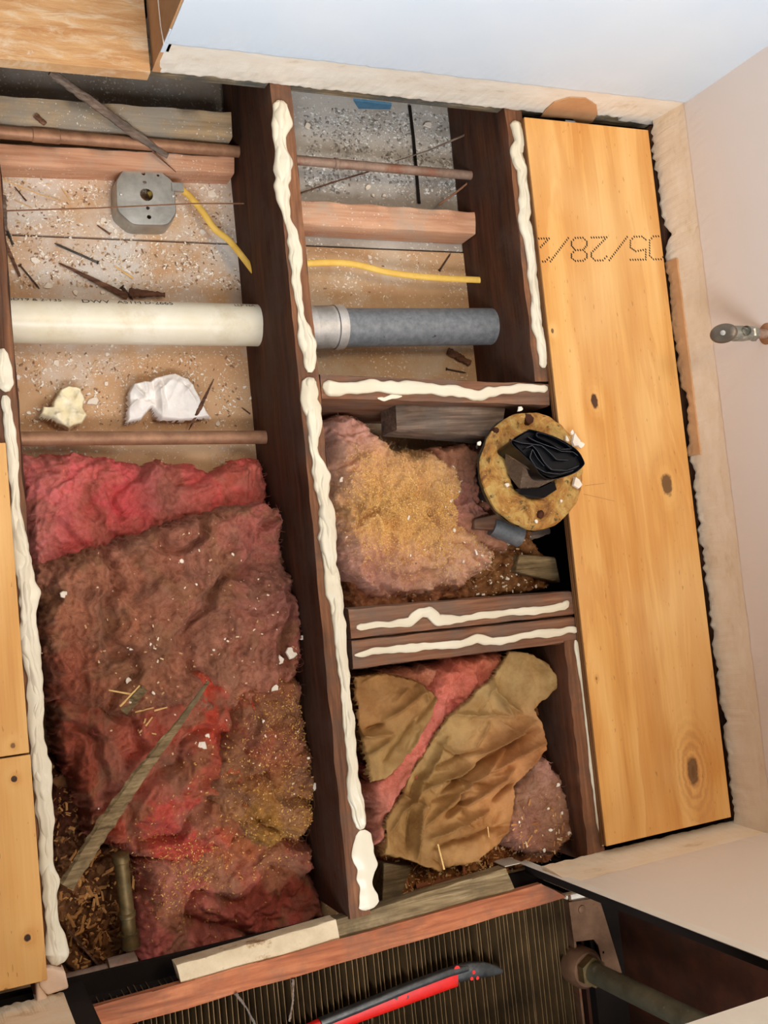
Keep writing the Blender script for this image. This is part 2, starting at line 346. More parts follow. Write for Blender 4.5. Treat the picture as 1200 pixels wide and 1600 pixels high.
def clump(name, poly, zt, zb, zfun, m, colf, parent=None, res=.0022, edge=.03, rag=.006, warp=.006, seed=1, wf=14, xlim=None):
    P = [Z(a, b, zt) for a, b in poly]; P = [(p.x, p.y) for p in P]
    x0 = min(p[0] for p in P) - .01; x1 = max(p[0] for p in P) + .01; y0 = min(p[1] for p in P) - .01; y1 = max(p[1] for p in P) + .01
    nx = int((x1 - x0) / res) + 1; ny = int((y1 - y0) / res) + 1
    gx, gy = np.meshgrid(x0 + np.arange(nx) * res, y0 + np.arange(ny) * res); X = gx.ravel(); Y = gy.ravel()
    d = sdist(X, Y, P) + rag * (fbm(X * 28, Y * 28, seed + 50, 4)) + rag * .5 * pn(X * 180, Y * 180, seed + 55)
    u = np.clip(d / edge, 0, 1); prof = np.sqrt(np.clip(1 - (1 - u)**2, 0, 1))
    ppx, ppy = PIX(np.stack([X, Y, np.full_like(X, zt)], 1))
    z = zb + (zt - zb + zfun(X, Y, ppx, ppy)) * prof
    X2 = X + warp * fbm(X * wf, Y * wf, seed + 60, 4) * u; Y2 = Y + warp * fbm(X * wf, Y * wf, seed + 70, 4) * u
    if xlim: X2 = np.clip(X2, xlim[0], xlim[1])
    ok = (d > 0).reshape(ny, nx); q = ok[:-1, :-1] & ok[1:, :-1] & ok[:-1, 1:] & ok[1:, 1:]
    idx = np.arange(nx * ny).reshape(ny, nx); F = np.stack([idx[:-1, :-1][q], idx[:-1, 1:][q], idx[1:, 1:][q], idx[1:, :-1][q]], 1)
    used = np.unique(F); mp = np.full(nx * ny, -1); mp[used] = np.arange(len(used))
    V = np.stack([X2, Y2, z], 1)[used]; F = mp[F]
    me = bpy.data.meshes.new('m'); me.from_pydata(V.tolist(), [], F.tolist()); me.update()
    cols = colf(V, ppx[used], ppy[used]); cols = np.concatenate([np.clip(cols, 0, 1), np.ones((len(V), 1))], 1)
    ca = me.color_attributes.new('Col', 'FLOAT_COLOR', 'POINT'); ca.data.foreach_set('color', cols.astype(np.float32).ravel())
    o = link(name, me, m, parent, True)
    FIELDS[name + str(seed)] = (V, cols)
    return o, V, cols
def vary(cols, V, seed, amt=.25, f=20, wool=False):
    k = 1 + amt * fbm(V[:, 0] * f, V[:, 1] * f, seed, 4); c = cols * k[:, None]
    if wool:      # patches of grey dirt and of cleaner, redder wool
        x = V[:, 0] + .02 * fbm(V[:, 0] * 14, V[:, 1] * 14, seed + 91, 3); y = V[:, 1] + .02 * fbm(V[:, 0] * 14, V[:, 1] * 14, seed + 92, 3)
        a = np.clip(fbm(x * 18, y * 18, seed + 93, 5) * 1.6, 0, .62)[:, None] * wool; b = np.clip(fbm(x * 14, y * 14, seed + 94, 5) * 1.7, 0, .5)[:, None] * wool
        c = c * (1 - a) + a * np.array(lin((158, 112, 80))[:3]); m = c.mean(1)[:, None]
        c = c * (1 - b) + b * m * np.array([1.6, .72, .48])
    return c
def coloured(name, verts, faces, cols, m, parent=None, smooth=False):
    me = bpy.data.meshes.new('m'); me.from_pydata(verts, [], faces); me.update()
    ca = me.color_attributes.new('Col', 'FLOAT_COLOR', 'POINT'); ca.data.foreach_set('color', np.array(cols, np.float32).ravel())
    return link(name, me, m, parent, smooth)
def fibres(parent, V, cols, n, seed, lmax=.03, w=.00022, lift=.0015, light=1.25):
    rng = np.random.RandomState(seed); vs_ = []; fs = []; cs = []
    for i in rng.randint(0, len(V), n):
        p = V[i].copy() + [0, 0, lift * rng.rand()]; a = rng.rand() * 6.28; L = lmax * (.25 + rng.rand()**2); k = 7; b = len(vs_)
        c = np.clip(cols[i][:3] * light * (.8 + .5 * rng.rand()), 0, 1); cur = (rng.rand() - .5) * 1.1
        for j in range(k):
            t = j / (k - 1); wd = w * (1 - .6 * t); nx, ny = -math.sin(a), math.cos(a)
            vs_ += [(p[0] + nx * wd, p[1] + ny * wd, p[2]), (p[0] - nx * wd, p[1] - ny * wd, p[2]), (p[0], p[1], p[2] - wd * 1.5)]; cs += [(*c, 1)] * 3
            p = p + [math.cos(a) * L / k, math.sin(a) * L / k, lift * 1.2 * math.sin(t * 3.1) * (rng.rand() - .2)]; a += cur + (rng.rand() - .5) * .5
        for j in range(k - 1):
            q = b + 3 * j; fs += [(q, q + 1, q + 4, q + 3), (q + 1, q + 2, q + 5, q + 4), (q + 2, q, q + 3, q + 5)]
    o = coloured('loose_fibres', vs_, fs, cs, M['vcol'], parent); setp(o, kind='stuff'); return o
def grains(name, pts, size, palette, seed, parent=None, label=None, cat=None, elong=2.2):
    """crumbs or sawdust nobody could count"""
    rng = np.random.RandomState(seed); vs_ = []; fs = []; cs = []
    for p in pts:
        s = size * (.35 + rng.rand()**2 * 1.3); e = 1 + rng.rand() * (elong - 1); a = rng.rand() * 6.28; ca, sa = math.cos(a), math.sin(a); b = len(vs_)
        for (u, v, h) in ((-e, -.6, 0), (e * .8, -.8, 0), (e, .7, 0), (-.7 * e, .8, 0), (0, 0, .9)):
            u *= s * (.8 + .4 * rng.rand()); v *= s; vs_.append((p[0] + u * ca - v * sa, p[1] + u * sa + v * ca, p[2] + h * s * .6))
        c = lin(palette[rng.randint(len(palette))]); cs += [c] * 5
        fs += [(b, b + 1, b + 4), (b + 1, b + 2, b + 4), (b + 2, b + 3, b + 4), (b + 3, b, b + 4), (b + 3, b + 2, b + 1, b)]
    o = coloured(name, vs_, fs, cs, M['vcol'], parent); setp(o, label, cat, None, 'stuff'); return o
def near(V, pxw, n, rng, sig=None):
    """points on a clump near photo spots (px, py, radius)"""
    out = []; X, Y = PIX(V)
    for (a, b, r, cnt) in pxw:
        k = np.exp(-((X - a)**2 + (Y - b)**2) / (2 * r * r)); s = k.sum()
        if s > 0: out += [V[i] + np.array([(rng.rand() - .5) * .003, (rng.rand() - .5) * .003, .0006]) for i in rng.choice(len(V), int(cnt * n), p=k / s)]
    return out
def surf(V, px, py):
    X, Y = PIX(V); d = (X - px)**2 + (Y - py)**2; k = np.where(d < max(9, d.min() * 1.01))[0]; return Vector(V[k[np.argmax(V[k, 2])]])

# ------------------------------------------------------------------ the setting
def skin(name, axis, c, u0, u1, low, top, out, m, th=.012, step=.003, seed=0, rough=.0012, parent=None, kind='structure', rows=(.0, .004, .012, .03, .06), flare=0):
    """sheet in the plane x=c or y=c whose lower edge is ragged; 'out' is the side it faces"""
    n = int((u1 - u0) / step) + 1; us = np.linspace(u0, u1, n); lo = low(us); vs_ = []; fs = []
    hs = list(rows) + [None]
    k = len(hs)
    for i in range(n):
        for j, h in enumerate(hs):
            z = min(lo[i] + h, top) if h is not None else top
            b = rough * (pn(us[i] * 90, z * 90, seed) + .6 * pn(us[i] * 30, z * 30, seed + 3)) if h is not None and j < k - 2 else 0
            fl = flare * max(0, 1 - z / .085); vs_.append((us[i], c + out * (b + fl - (.001 if j == 0 else 0)), z))
        vs_.append((us[i], c - out * th, lo[i])); vs_.append((us[i], c - out * th, top))
    K = k + 2
    for i in range(n - 1):
        for j in range(k - 1): fs.append((i * K + j, (i + 1) * K + j, (i + 1) * K + j + 1, i * K + j + 1))
        fs.append((i * K + k, (i + 1) * K + k, (i + 1) * K, i * K)); fs.append((i * K + k - 1, (i + 1) * K + k - 1, (i + 1) * K + k + 1, i * K + k + 1))
    e = (n - 1) * K; fs += [tuple(range(k)) + (k + 1, k), tuple(e + j for j in range(k)) + (e + k + 1, e + k)]
    if axis == 'x': vs_ = [(v[1], v[0], v[2]) for v in vs_]
    mb = MB(); mb.add(vs_, fs); o = mb.build(name, m, parent); 
    if kind: o['kind'] = kind
    return o
CEIL = -.190; CL = -.238
YB, XR, YF = .78, 1.268, -.48
def st(o): o['kind'] = 'structure'; return o
# back wall (top of the photo): bare strip, paint above it, ragged seam
st(MB().box((.36, YB + .012, -.03), (1.37, YB + .11, 2.45)).build('wall_back', M['mud_back']))
skin('trim_1', 'y', YB, .36, 1.266, lambda u: .0 + .003 * fbm(u * 30, u * 0 + 2, 4) + np.where((u > 1.085) & (u < 1.19), .012 + .014 * np.abs(pn(u * 60, u * 0, 3)), 0), .092, -1, M['mud_back'], seed=2)
skin('trim_2', 'y', YB - .0022, .36, 1.266, lambda u: .083 + .008 * (u - .36) / .9 + .0022 * fbm(u * 14, u * 0 + 2, 9) + .0012 * pn(u * 120, u * 0, 3), 2.45, -1, M['paint_back'], th=.004, seed=5, rough=.0004)
st(MB().box((.3572, YB - .0018, .06), (.3640, YB + .012, .12)).build('trim_15', M['paint_back']))
# bare board end of that wall, facing the doorway
skin('trim_3', 'x', .357, YB, 1.05, lambda u: .0 + .002 * pn(u * 90, u * 0, 3), 2.45, -1, M['kraftwall'], th=.012, seed=8, rough=.0003)
MB().tube([PX(247, 0, .3555), PX(251, 40, .3555), PX(256, 69, .3555)], .0009, 6).build('paper_tear', M['plaster'], bpy.data.objects['trim_3'])
# brown paper torn bare near the plywood
p = [PY(a, b, YB - .0025) for a, b in [(845, 183), (852, 172), (866, 160), (890, 153), (915, 154), (932, 165), (934, 178), (925, 192), (905, 197), (895, 186), (870, 184)]]
mb = MB(); mb.add(p + [q + Vector((0, .002, 0)) for q in p], [tuple(range(11)), tuple(range(21, 10, -1))] + [(i, (i + 1) % 11, (i + 1) % 11 + 11, i + 11) for i in range(11)])
mb.build('torn_paper_patch', M['kraftwall'], bpy.data.objects['trim_1'])
# dark base under the wall
o = st(MB().box((.2, YB + .004, -.022), (1.27, YB + .05, .001)).build('trim_4', wood('sill_edge', (60, 52, 40), (124, 106, 80), (196, 180, 150), 0, 120, 40, .9, (70, 78, 80), .9, 1)))
p = [PY(a, b, YB - .001) for a, b in [(552, 157), (560, 170), (610, 171), (612, 164)]]; MB().add(p + [q + Vector((0, .004, 0)) for q in p], [(0, 1, 2, 3), (0, 1, 5, 4), (1, 2, 6, 5), (2, 3, 7, 6), (3, 0, 4, 7)]).build('blue_paint_mark', M['bluepaint'], o)
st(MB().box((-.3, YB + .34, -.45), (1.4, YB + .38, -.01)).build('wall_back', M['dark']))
st(MB().box((-.4, YF - .3, -.45), (1.4, YF - .02, -.26)).build('wall_front', M['dark'])); st(MB().box((.95, YF - .3, -.45), (1.4, YF - .014, -.012)).build('wall_front', M['dark'])); st(MB().box((.36, YB + .09, -.025), (1.37, YB + .36, -.005)).build('floor', M['dark']))  # dark boxes added to enclose the cavity and stop the world leaking in
# right wall
def lowr(u):
    t = (YB - u) / (YB - YF); b = .014 + .008 * fbm(u * 16, u * 0 + 4, 11) + .005 * pn(u * 90, u * 0, 5)
    return b + .010 * np.exp(-((t - .42) / .03)**2) + .014 * np.exp(-((t - .17) / .012)**2) - .002
st(MB().box((XR + .012, YF - .02, -.4), (XR + .1, YB + .1, 2.45)).build('wall_right', M['joist']))
skin('trim_5', 'x', XR - .002, YF, YB, lowr, .0945, -1, M['mud_right'], th=.006, seed=12, rough=.0011, flare=.016)
skin('trim_6', 'x', XR - .0035, YF, YB, lambda u: .0865 + .0014 * fbm(u * 10, u * 0, 19), 2.45, -1, M['paint_right'], th=.004, seed=15, rough=.0004)
skin('trim_7', 'x', XR - .0052, .17, .52, lambda u: lowr(u) - .001, .036, -1, M['kraftwall'], th=.001, seed=12, rough=.0011, rows=(0, .004, .008, .014), flare=.016)
st(MB().box((XR - .004, YF, -.03), (XR + .012, YB, .0)).build('trim_8', M['joist']))
# front wall under the window: right of the heater recess, lintel above it, left stub
def lowf(u): return -.004 + .004 * fbm(u * 22, u * 0, 31)
st(MB().box((1.03, YF - .14, -.02), (XR + .1, YF - .012, 2.45)).build('wall_front', M['dark']))
skin('trim_9', 'y', YF, .871, XR, lowf, .085, 1, M['mud_front'], seed=33, rough=.0010, flare=.011)
skin('trim_10', 'y', YF + .002, .871, XR, lambda u: .079 - .012 * (u - .87) / .4 + .001 * fbm(u * 16, u * 0, 37), 2.45, 1, M['paint_front'], th=.006, seed=35, rough=.0004)
st(MB().box((-.6, YF - .012, .562), (.871, YF + .002, .93)).build('trim_11', M['whitemetal']))
st(MB().box((-.6, YF - .15, .575), (.93, YF - .012, .93)).build('wall_front', M['plaster']))
st(MB().box((-.6, YF - .16, .93), (.95, YF + .04, .96)).build('window_1', M['whitemetal']))
st(MB().box((-.6, YF - .14, 2.0), (.95, YF - .0, 2.45)).build('wall_front', M['paint_front']))
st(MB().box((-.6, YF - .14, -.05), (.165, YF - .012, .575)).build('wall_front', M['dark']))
skin('trim_12', 'y', YF - .004, -.2, .135, lambda u: -.002 + .005 * fbm(u * 30, u * 0, 41), .575, 1, M['mud_front'], seed=43, rough=.003)
# recess lining
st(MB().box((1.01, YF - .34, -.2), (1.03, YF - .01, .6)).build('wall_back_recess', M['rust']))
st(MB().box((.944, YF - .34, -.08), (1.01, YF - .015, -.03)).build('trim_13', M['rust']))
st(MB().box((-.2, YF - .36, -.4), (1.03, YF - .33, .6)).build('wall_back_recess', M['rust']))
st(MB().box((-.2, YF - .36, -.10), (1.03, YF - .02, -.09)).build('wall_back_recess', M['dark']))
# room ceiling, the far doorway floor, an unseen dark slab added below to block the world
st(MB().box((-.6, YF - .14, 2.45), (1.37, YB + .3, 2.5)).build('ceiling', M['paint_back']))
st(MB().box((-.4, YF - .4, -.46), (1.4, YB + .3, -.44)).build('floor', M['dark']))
dfl = [Z(-40, 88, .012), Z(235, 113, .012), Z(222, -30, .012), Z(-60, -60, .012)]
nm = N('peeled_plywood', .8); x_, y_, z_ = nm.xyz()
pl = nm.noise(nm.sc((16, 60, 20)), 8, .7, .6); cc = nm.ramp(nm.noise(nm.sc((8, 70, 8)), 5), [(.35, (196, 142, 92)), (.65, (222, 178, 128))])
cc = nm.mix(nm.ramp(pl, [(.48, 0.0), (.62, .6)]), cc, (232, 212, 182)); cc = nm.mix(nm.ramp(nm.noise(nm.sc(40), 6, .7), [(.66, 0.0), (.72, .8)]), cc, (226, 214, 200)); nm.col(cc); nm.bump(pl, .8, .003)
st(MB().prism([(p.x, p.y) for p in dfl], .012, -.012).build('floor', nm.m))
# ceiling boards of the room below, seen from above
def ceilpoly(name, pts, m, z=CEIL, th=.012, parent=None):
    return st(MB().prism([(q.x, q.y) for q in (Z(a, b, z) for a, b in pts)], z, z - th).build(name, m, parent, bevel=.0015))
def ceilbox(name, x0, x1, y0, y1, m, z=CEIL): return st(MB().box((x0, y0, z - .012), (x1, y1, z)).build(name, m, bevel=.0012))
ys = lambda a, b, z=CEIL: Z(a, b, z).y
y1_ = ys(10, 366, CL); y2_ = ys(10, 262, CL); y3_ = ys(200, 158, -.20)
ceilbox('ceiling', .0, .56, y1_ + .0015, y2_ + .08, M['board'], CL)
ceilbox('ceiling', .0, .56, -.62, y1_ - .0015, M['board'], CL - .001)
ceilbox('ceiling', .0, .56, y2_ + .083, YB + .45, M['greyboard'], CL - .02)
yr = ys(600, 390)
ceilbox('ceiling', .56, .975, yr + .004, YB + .45, M['mortar'], CEIL - .004)
ceilbox('ceiling', .56, .975, -.62, yr, M['paper_board'])

# ------------------------------------------------------------------ joists and blocking
def beam(name, a, b, m, label, cat, nseg=60, axis=1, rag=.0012, seed=0, group=None, mtop=None, parent=None):
    """rectangular timber with slightly worn, uneven edges"""
    (x0, y0, z0), (x1, y1, z1) = a, b; vs_ = []; fs = []; rng = random.Random(seed)
    prof = [(0, 0), (1, 0), (1, .5), (1, .97), (.94, 1), (.5, 1), (.06, 1), (0, .97), (0, .5)]; K = len(prof)
    for i in range(nseg + 1):
        t = i / nseg
        for k, (u, v) in enumerate(prof):
            j1 = rag * (pn(t * nseg * .35, k * 3.3, seed) * 2); j2 = rag * .8 * pn(t * nseg * .5, k * 5.1 + 40, seed + 9) if v > .6 else 0
            if axis == 1: vs_.append((x0 + (x1 - x0) * u + (j1 if 0 < v else 0), y0 + (y1 - y0) * t, z0 + (z1 - z0) * v + j2))
            else: vs_.append((x0 + (x1 - x0) * t, y0 + (y1 - y0) * u + (j1 if 0 < v else 0), z0 + (z1 - z0) * v + j2))
    for i in range(nseg):
        for k in range(K): fs.append((i * K + k, i * K + (k + 1) % K, (i + 1) * K + (k + 1) % K, (i + 1) * K + k))
    fs += [tuple(range(K)), tuple(nseg * K + k for k in range(K))]
    mb = MB(); mb.add(vs_, fs); o = mb.build(name, m, parent)
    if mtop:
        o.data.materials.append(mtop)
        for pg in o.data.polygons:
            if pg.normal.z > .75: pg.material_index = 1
    auto(o, 50); return setp(o, label, cat, group) if label else o
beam('floor_joist', (.099, YF, CL), (.137, YB + .32, -.001), M['joist_shaded'], 'dark floor joist at the left edge, half hidden under the two plywood panels', 'joist', 90, seed=1, mtop=M['joist'])
jm = beam('floor_joist', (.537, YF + .0, CL), (.574, YB + .32, -.001), M['joist_shaded'], 'long dark floor joist down the middle between the two open bays', 'joist', 90, seed=2, mtop=M['joist'])
y_a = Z(857, 592).y; y_b = Z(900, 1003).y
beam('floor_joist', (.955, y_a - .004, CEIL), (.992, YB + .32, -.001), M['joist_shaded'], 'dark floor joist beside the stamped plywood at the top of the photo', 'joist', 50, seed=3, mtop=M['joist'])
beam('floor_joist', (.955, YF, CEIL), (.992, y_b + .004, -.001), M['joist_shaded'], 'dark floor joist beside the lower end of the stamped plywood', 'joist', 50, seed=4, mtop=M['joist'])
# blocking 1 (one timber), blocking 2 (doubled)
def quad(name, pts, z1, z0, m, label, cat, seed=0, group=None, bevel=.0015, parent=None, nseg=24):
    """timber whose top is traced: pts = TL, TR, BR, BL"""
    P = [Z(a, b, z1) for a, b in pts]; vs_ = []; fs = []; prof = [(0, 0), (1, 0), (1, .5), (1, .96), (.96, 1), (.5, 1), (.04, 1), (0, .96), (0, .5)]; K = len(prof)
    for i in range(nseg + 1):
        t = i / nseg; A = P[0].lerp(P[1], t); B = P[3].lerp(P[2], t)
        for k, (u, v) in enumerate(prof):
            q = B.lerp(A, u); j = .0012 * pn(t * 9, k * 3.7, seed) * (1 if v > 0 else 0)
            vs_.append((q.x, q.y + j * 1.6, z0 + (z1 - z0) * v + j))
    for i in range(nseg):
        for k in range(K): fs.append((i * K + k, i * K + (k + 1) % K, (i + 1) * K + (k + 1) % K, (i + 1) * K + k))
    fs += [tuple(range(K)), tuple(nseg * K + k for k in range(K))]
    mb = MB(); mb.add(vs_, fs); o = mb.build(name, m, parent); auto(o, 50)
    return setp(o, label, cat, group) if label else o
quad('blocking', [(500, 584), (858, 599), (859, 634), (503, 624)], -.001, CEIL, M['block'], 'single brown wood blocking below the grey pipe with one glue line', 'blocking', 5)
quad('blocking', [(544, 950), (893, 923), (898, 961), (549, 999)], -.001, CEIL, M['block'], 'upper timber of the doubled wood blocking, against the pink wool', 'blocking', 6)
quad('blocking', [(549, 1000), (898, 963), (903, 1003), (552, 1046)], -.002, CEIL, M['block'], 'lower timber of the doubled wood blocking, above the crumpled brown paper', 'blocking', 7)
# furring timbers lying across the bays
quad('furring_strip', [(-30, 146), (361, 174), (363, 215), (-30, 190)], -.165, CL - .02, M['furring_dirty'], 'dirty plaster-splashed timber across the left bay, above the copper pipe', 'timber', 8)
quad('furring_strip', [(-30, 222), (366, 245), (366, 271), (-30, 256)], -.190, CL, M['furring'], 'pinkish timber across the left bay, just above the metal junction box', 'timber', 9)
quad('furring_strip', [(462, 311), (743, 331), (743, 366), (465, 350)], -.135, CEIL, M['furring'], 'pinkish timber across the right bay, above the yellow cable', 'timber', 10)
quad('wood_block', [(618, 630), (790, 633), (782, 684), (620, 672)], -.03, -.09, M['greywood'], 'short grey weathered block lying below the single blocking beside the drain flange', 'timber', 11)
# paler flat board lying under the wall in the left bay
# stripe seams in the rough plaster
MB().tube([Z(640, 165, CEIL + .0), Z(646, 215, CEIL), Z(655, 318, CEIL)], .0032, 6, flat=.5).build('trim_14', M['dark'])['kind'] = 'structure'

# ------------------------------------------------------------------ plywood panels
def ply(name, x0, x1, y0, y1, knots, label, seed=0, zt=.019):
    t = thing(name, label, 'plywood', ((x0 + x1) / 2, (y0 + y1) / 2, zt - .018))
    m = plywood('plywood_face_%d' % seed, knots)
    MB().box((x0, y0, zt - .003), (x1, y1, zt)).build('face_veneer', m, t, bevel=.0008)
    cs = [wood('ply_core_a', (120, 78, 44), (160, 112, 68), (190, 140, 90), 1, 200), wood('ply_core_b', (84, 52, 30), (116, 76, 44), (140, 96, 58), 1, 200)]
    for k in range(5):
        z1 = zt - .003 - k * .003; e = .0006 * ((k * 7) % 3)
        MB().box((x0 + e, y0 + e, z1 - .003), (x1 - e, y1 - e, z1)).build('core_ply', cs[k % 2], t)
    return t
K = lambda a, b: (Z(a, b, .019).x, Z(a, b, .019).y)
kn = [(*K(929, 627), .0078, .013, .95), (*K(1042, 757), .0130, .022, .82), (*K(1083, 1205), .0125, .026, .8, 1), (*K(863, 517), .003, .0045, .8), (*K(932, 1060), .002, .003, .6)]
pr = ply('plywood_panel', .981, 1.240, -.456, .760, kn, 'long yellow plywood panel with a dotted date stamp along the right wall', 1)
pa = ply('plywood_panel', -.35, .1145, -.171, .235, [(*K(20, 1165), .0035, .004, .7)], 'upper of two plywood panels at the left edge, with one knot at its corner', 2)
pb = ply('plywood_panel', -.35, .1155, -.459, -.1735, [(*K(22, 1217), .004, .0045, .9), (*K(43, 1465), .0045, .005, .9), (*K(9, 1551), .004, .006, .6)], 'lower of two plywood panels at the left edge, with small knots', 3)
# dotted date stamp, upside down: 2/82/50 read from the other side as 05/28/2
G = {'0': [[(0, 1), (0, 5), (1, 6), (3, 6), (4, 5), (4, 1), (3, 0), (1, 0), (0, 1)]], '5': [[(4, 6), (0, 6), (0, 3.4), (2.6, 3.8), (4, 2.8), (4, 1), (3, 0), (1, 0), (0, .8)]],
     '/': [[(0, 0), (4, 6)]], '2': [[(0, 5), (1, 6), (3, 6), (4, 5), (4, 4), (0, 0), (4, 0)]], '8': [[(1, 3.2), (0, 4.2), (0, 5.2), (1, 6), (3, 6), (4, 5.2), (4, 4.2), (3, 3.2), (1, 3.2), (0, 2), (0, 1), (1, 0), (3, 0), (4, 1), (4, 2), (3, 3.2)]]}
smb = MB()
for ch, cx in zip('05/28/2', (1027, 997, 966, 936, 905, 874, 846)):
    wch = 24 if ch != '/' else 28; cy = 389
    for line in G[ch]:
        pts = []
        for (a, b), (c, d) in zip(line[:-1], line[1:]):
            L = math.hypot((c - a) * wch / 4, (d - b) * 36 / 6); n = max(1, round(L / 3.7))
            pts += [(a + (c - a) * i / n, b + (d - b) * i / n) for i in range(n)]
        pts.append(line[-1])
        for gx, gy in pts:      # rotated half a turn in the photo
            px = cx - (gx - 2) * wch / 4; py = cy + (gy - 3) * 6 - (px - 935) * .02; q = Z(px, py, .0192)
            if .9815 < q.x < 1.2395:
                smb.add([(q.x + .0013 * math.cos(t) - .0007 * math.sin(t), q.y + .0021 * math.sin(t), z) for z in (.0186, .01935) for t in [k * math.pi / 4 for k in range(8)]],
                        [tuple(range(8, 16))] + [(k, (k + 1) % 8, (k + 1) % 8 + 8, k + 8) for k in range(8)])
smb.build('date_stamp', M['stamp'], pr)['label'] = 'black dotted date 05/28/2 stamped upside down'
for (a, b) in ((22, 1217), (43, 1465)):
    q = Z(a, b, .0185); mb = MB(); mb.tube([q, q + Vector((0, 0, .0009))], [.0042, .0036], 12); mb.build('screw_head', M['rustynail'], bpy.data.objects['face_veneer.002'])

# ------------------------------------------------------------------ glue beads
def bead(path, widths, label, seed=0, z=.0, hgt=.42, strands=3, m=None, ribs=1.0):
    """pumped line of construction adhesive: lumpy, folded, pointed here and there"""
    P = [Z(a, b, z) for a, b in path]; n0 = len(P)
    seg = [0]
    for a, b in zip(P[:-1], P[1:]): seg.append(seg[-1] + (b - a).length)
    L = seg[-1]; n = int(L / .0022) + 2; mb = MB()
    sc = S(path[0][0], path[0][1])
    def at(s):
        for i in range(n0 - 1):
            if s <= seg[i + 1] or i == n0 - 2:
                t = (s - seg[i]) / (seg[i + 1] - seg[i] + 1e-9); t = min(max(t, 0), 1); tt = t * t * (3 - 2 * t) * .4 + t * .6
                return P[i].lerp(P[i + 1], t), widths[i] + (widths[i + 1] - widths[i]) * tt
    for st_ in range(strands):
        ring = 21; vs_ = []; fs = []; ph = seed * 1.7 + st_ * 2.4
        for i in range(n):
            s = L * i / (n - 1); p, wpx = at(s); p2, _ = at(min(s + .004, L)); p1, _ = at(max(s - .004, 0)); d = (p2 - p1); d.z = 0; d.normalize(); a = Vector((d.y, -d.x, 0))
            n1 = float(pn(s * 17, st_ * 9.1, seed)); n2 = float(pn(s * 17, 31 + st_ * 4, seed + 2)); n3 = float(pn(s * 46, st_ * 4, seed + 12)); n4 = float(pn(s * 46, 20 + st_ * 4, seed + 13))
            k0 = (.46 if st_ == 0 else .27) * wpx * sc; e = math.sqrt(max(min(1, (s + .0012) / .008, (L - s + .0012) / .008), .02))
            hl = k0 * e * max(.35, 1 + .6 * n1 + .3 * n3); hr = k0 * e * max(.35, 1 + .6 * n2 + .3 * n4)
            off = 0 if st_ == 0 else k0 * .9 * math.sin(s * (20 + 9 * st_) + ph) * (.6 + n2)
            h = wpx * sc * hgt * (.62 + .25 * n1 + .2 * n3 + (.10 if st_ else 0)) * e
            p = p + a * (off + wpx * .08 * sc * float(pn(s * 50, 7, seed + 5)))
            for k in range(ring):
                t = math.pi * k / (ring - 1); hw = hl if math.cos(t) > 0 else hr
                r = 1 + .09 * ribs * math.sin(t * 4 + ph + 3.0 * float(pn(s * 16, 2, seed))) + .012 * float(pn(s * 90, k * .5, seed + 6))
                vs_.append(p + a * math.cos(t) * hw * (1 + .10 * math.sin(t)) + Vector((0, 0, max(0, math.sin(t))**.7 * h * r)))
        for i in range(n - 1):
            for k in range(ring - 1): fs.append((i * ring + k, i * ring + k + 1, (i + 1) * ring + k + 1, (i + 1) * ring + k))
            fs.append((i * ring, (i + 1) * ring, (i + 1) * ring + ring - 1, i * ring + ring - 1))
        fs += [tuple(range(ring)), tuple((n - 1) * ring + k for k in range(ring))]; mb.add(vs_, fs)
    o = mb.build('adhesive_bead', m or M['gluew']); auto(o, 60)
    return setp(o, label, 'adhesive', 'glue lines on the joists and blocking')
bead([(3, 545), (8, 600), (12, 612)], [16, 22, 18], 'short cream glue line at the left edge below the white pipe', 1)
bead([(8, 618), (14, 660), (20, 720), (24, 780), (28, 840), (36, 880), (40, 925), (46, 970), (47, 1000), (52, 1060), (56, 1120), (60, 1180), (66, 1215), (68, 1260), (72, 1320), (78, 1380), (82, 1440), (90, 1490), (84, 1508)],
     [16, 20, 16, 14, 26, 30, 32, 26, 34, 26, 26, 26, 34, 26, 22, 26, 24, 32, 20], 'long cream glue line on the left joist beside the plywood panels', 2)
bead([(438, 158), (440, 185), (437, 215), (441, 262), (443, 305), (448, 340), (458, 370), (462, 400), (463, 440), (468, 490), (480, 535), (484, 565), (484, 582)],
     [26, 34, 24, 30, 26, 12, 20, 24, 16, 12, 26, 22, 18], 'cream glue line on the upper half of the middle joist', 3)
bead([(484, 590), (484, 625), (492, 660), (490, 700), (499, 745), (508, 790), (512, 840), (514, 880), (522, 925), (528, 965), (531, 1000), (538, 1060), (541, 1110), (544, 1125), (550, 1180), (552, 1230), (561, 1280), (566, 1295)],
     [26, 30, 26, 14, 26, 24, 34, 24, 26, 22, 20, 18, 14, 22, 16, 22, 26, 20], 'long cream glue line on the lower half of the middle joist', 4)
bead([(566, 1297), (570, 1350), (574, 1400), (578, 1420)], [26, 34, 40, 44], 'flat smeared glue patch at the bottom end of the middle joist', 5, hgt=.16, strands=1)
bead([(806, 190), (808, 212), (806, 240), (816, 265), (820, 310), (818, 345), (828, 385), (832, 420), (836, 470), (838, 510), (846, 540), (850, 575)],
     [26, 26, 22, 24, 20, 22, 20, 18, 18, 20, 20, 14], 'wavy cream glue line on the joist beside the stamped plywood', 6)
bead([(504, 602), (515, 605), (540, 605), (580, 606), (640, 606), (700, 609), (740, 617), (770, 613), (810, 606), (855, 607)],
     [20, 30, 20, 24, 22, 18, 22, 18, 16, 14], 'single cream glue line across the blocking below the grey pipe', 7, strands=1)
bead([(557, 980), (572, 980), (610, 975), (640, 972), (658, 958), (670, 955), (684, 968), (720, 968), (780, 958), (850, 952), (880, 948), (888, 940)],
     [12, 12, 11, 16, 18, 20, 16, 14, 13, 13, 14, 14], 'upper cream glue line with a hump on the doubled blocking', 8, strands=1)
